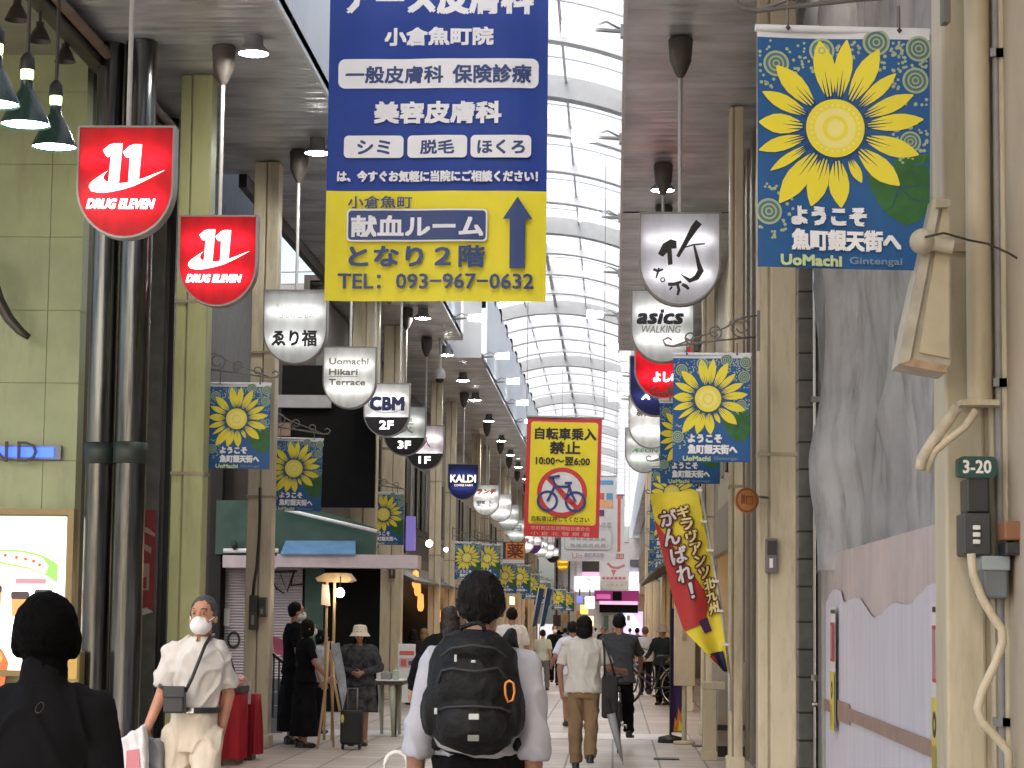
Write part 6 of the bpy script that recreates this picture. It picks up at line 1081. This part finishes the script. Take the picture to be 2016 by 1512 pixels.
ez = thing('easel', (at(655, 1475, 26.4).x, 26.4, 0), 'pale wooden A frame easel holding a glossy blue board', 'easel'); b = MB(); T = at(650, 1280, 26.6); b.path([T + V((-.02, 0, .1)), at(644, 1330, 26.45), at(625, 1474, 26.3)], .017, WOOD, 6); b.path([T + V((.02, 0, .1)), at(658, 1340, 26.45), at(669, 1400, 26.4)], .017, WOOD, 6); b.path([T, V((T.x, 27.1, 0))], .015, WOOD, 6); b.path([at(641, 1350, 26.42), at(654, 1328, 26.45), at(664, 1345, 26.42)], .012, WOOD, 6); b.build('frame', ez)
b = MB(); b.prism([at(652, 1268, 26.5), at(668, 1265, 26.5), at(680, 1330, 26.5), at(683, 1360, 26.5), at(674, 1400, 26.5), at(662, 1330, 26.5)], (0, .02, 0), M('glossy blue grey board', (.16, .20, .27), .15, var=.5, sc=8)); b.build('board', ez)
fr_ = thing('lamp_stand', (at(660, 1300, 27).x, 28.4, 0), 'wooden post stand with little plank roof and glowing bulb above the easel', 'lamp stand'); b = MB(); b.prism([at(621, 1138, 28.4), at(640, 1128, 28.4), at(683, 1128, 28.4), at(694, 1142, 28.4), at(684, 1146, 28.4), at(625, 1145, 28.4)], (0, .5, 0), WOOD); b.build('plank_roof', fr_); b = MB()
for px in (644, 659): q = at(px, 1145, 28.45); b.tube((q.x, 28.45, 0), (q.x, 28.45, q.z), .018, .018, WOOD, 8)
b.build('posts', fr_); b = MB(); c = at(669, 1167, 28.3); b.ell(c, .058, BULB, None, 16, 10); b.build('bulb', fr_); b = MB(); b.tube(c + V((0, 0, .05)), c + V((0, .05, .2)), .008, .008, BLACK, 6); b.build('cord', fr_)
b = MB(); b.prism([at(634, 1150, 28.4), at(647, 1152, 28.4), at(650, 1193, 28.4), at(632, 1190, 28.4)], (0, .02, 0), M('pale paper tag', (.62, .5, .42), .7)); b.build('paper_tag', fr_)
tb = thing('table', (at(765, 1450, 29.6).x, 29.6, 0), 'display table with dark edge and pale green legs left of the backpack wearer', 'table'); x0 = at(738, 1345, 29.6).x; x1 = at(796, 1345, 29.6).x; zt = at(765, 1340, 29.6).z
b = MB(); b.box((x0, 29.4, zt - .05), (x1, 30.2, zt), M('dark table edge', (.08, .06, .05), .6)); b.box((x0 - .01, 29.38, zt), (x1 + .01, 30.22, zt + .012), OFFW); b.build('table_top', tb)
LGN = M('pale green paint', (.42, .46, .36), .5)
for x, y, m_ in ((x0 + .26, 29.45, LGN), (x1 - .1, 29.5, M('weathered dark wood', (.09, .075, .06), .7, var=.3)), (x0 + .05, 30.1, LGN), (x1 - .1, 30.1, LGN)): b = MB(); b.path([(x, y, 0), (x - .02, y, zt - .05)], [.02, .045], m_, 8); b.build('leg', tb)
for i, (px, w_, hh, m_, lab) in enumerate(((746, 9, 22, M('white goods', (.65, .63, .6), .5), 'white ornament on the display table, leftmost'), (760, 20, 15, M('grey goods', (.25, .26, .28), .5), 'grey box on the display table'), (779, 11, 20, M('pale green card', (.45, .55, .45), .6), 'pale green card standing on the display table'))):
    c = at(px, 1338, 29.7); b = MB(); k = 29.7 / F; b.box((c.x - w_ * k / 2, 29.65, zt + .012), (c.x + w_ * k / 2, 29.8, zt + hh * k), m_, .01); b.ell((c.x, 29.72, zt + hh * k), (w_ * k * .3, .04, .02), m_); tag(b.build('table_goods', loc=(c.x, 29.7, zt)), lab, 'goods')
x0, z0, x1, z1 = fr(783, 1340, 818, 1268, 33); r = thing('menu_stand', ((x0 + x1) / 2, 33, 0), 'white and red menu stand with pictures behind the display table', 'menu stand'); b = MB(); b.box((x0, 33, .3), (x1, 33.06, z1), OFFW, .01); b.build('panel', r); P = Print(0, 0, 1, y=0); P.rect(.02, .10, x1 - x0 - .02, .16, LR); P.rect(.02, .2, x1 - x0 - .02, .34, M('pink photo', (.55, .4, .4), .5)); P.rect(.04, .22, .12, .32, LR); P.rect(.15, .24, .22, .3, LPR); o = P.build('print_sheet', r); o.location = (x0, 32.996, z1); o.matrix_parent_inverse = wm(r).inverted(); b = MB()
for x in (x0 + .04, x1 - .04): b.tube((x, 33.03, 0), (x, 33.03, .32), .015, .015, GREY, 6)
b.build('legs', r)
# red draped promotion stands
RDC = M('red drape cloth', (.40, .010, .022), .75, var=.15, sc=3)
for i, (a, d, c, b1, Yr, dep, lab) in enumerate(((408, 1500, 474, 1358, 23.6, .5, 'big red draped stand with black top edge beside the masked man'), (472, 1476, 505, 1368, 24.4, .35, 'narrow red draped stand with two white sticks'))):
    x0, z0, x1, z1 = fr(a, d, c, b1, Yr); r = thing('draped_stand', ((x0 + x1) / 2, Yr, 0), lab, 'stand'); b = MB(); n = 40; vs = []; per = [(x0, 0), (x1, 0), (x1, dep), (x0, dep)]
    for z, f in ((.06, 1.3), (.3, 1.1), (z1 - .1, .4), (z1, 0)):
        for k in range(n):
            t = k / n * 4; e = int(t); u = t - e; p, q = per[e], per[(e + 1) % 4]; nx, ny = ((0, -1), (1, 0), (0, 1), (-1, 0))[e]; wv = .036 * f * math.sin(k * 2.1 + 1.3 * math.sin(k * .7 + i)); vs.append(V((p[0] + (q[0] - p[0]) * u + nx * wv, Yr + p[1] + (q[1] - p[1]) * u + ny * wv, z)))
    b.faces(vs, [(j * n + k, j * n + (k + 1) % n, (j + 1) * n + (k + 1) % n, (j + 1) * n + k) for j in range(3) for k in range(n)] + [list(range(3 * n, 4 * n))], RDC, True); b.build('drape', r)
    b = MB(); b.box((x0 + .04, Yr + .04, 0), (x1 - .04, Yr + dep - .04, .07), BROWN); b.build('foot_box', r)
    if i == 0: b = MB(); b.box((x0 - .01, Yr - .03, z1 - .03), (x1 + .01, Yr + dep, z1 + .03), BLACK); b.build('top_edge', r); b = MB(); q = at(452, 1345, Yr + .2); b.ell(q, (.16, .1, .05), SKIN); b.ell(q + V((.08, 0, .04)), (.08, .06, .04), SKIN); o = remesh(b, .012, 'pink_tissue', M('pink tissue', (.66, .42, .4), .8, var=.15), None, .03, (14, 14, 14)); adopt(o, r)
    else:
        for px in (478, 491): b = MB(); p, q = at(px, 1386 if px > 480 else 1380, Yr - .05), at(px, 1342 if px > 480 else 1346, Yr - .05); b.box(p - V((.018, .01, 0)), q + V((.018, .01, 0)), OFFW); b.build('stick', r)
tag(MB().path([at(452, 1288, 23.7), at(463, 1328, 23.7), at(468, 1350, 23.75)], .012, BLACK, 6).build('walking_stick', loc=at(460, 1320, 23.7)), 'thin black stick standing in the red draped stand', 'stick')
# white hoop bollard
c = at(781, 1500, 13); k = 13 / F; b = MB(); R = 22 * k; zc = at(781, 1503, 13).z; b.path([(c.x - R, 13, 0), (c.x - R, 13, zc)] + [(c.x + R * math.cos(math.pi - math.pi * i / 12), 13, zc + R * math.sin(math.pi * i / 12)) for i in range(13)] + [(c.x + R, 13, 0)], .013, M('white enamel tube', (.72, .70, .66), .35), 12); tag(b.build('hoop_bollard', loc=(c.x, 13, 0)), 'white tubular hoop bollard beside the backpack wearer', 'bollard')
# blue flags leaning by the far left columns
for i, (px, Y) in enumerate(((1050, 76), (1066, 82))):
    r = thing('nobori_flag', at(px, 1236, Y), ['dark blue leaning flag by the far left row, nearer one', 'dark blue leaning flag by the far left row, farther one'][i], 'flag', 'blue flags by the far left row'); b = MB(); q = [at(px - 4, 1235, Y), at(px + 6, 1232, Y), at(px + 22, 1160, Y), at(px + 10, 1158, Y)]; b.prism(q, (0, .03, 0), M('flag dark blue', (.012, .04, .10), .7, var=.5, sc=5)); b.build('flag_cloth', r); b = MB(); b.path([at(px - 5, 1285, Y), at(px - 4, 1240, Y), at(px + 11, 1155, Y)], .02, POLE, 6); b.build('pole', r)
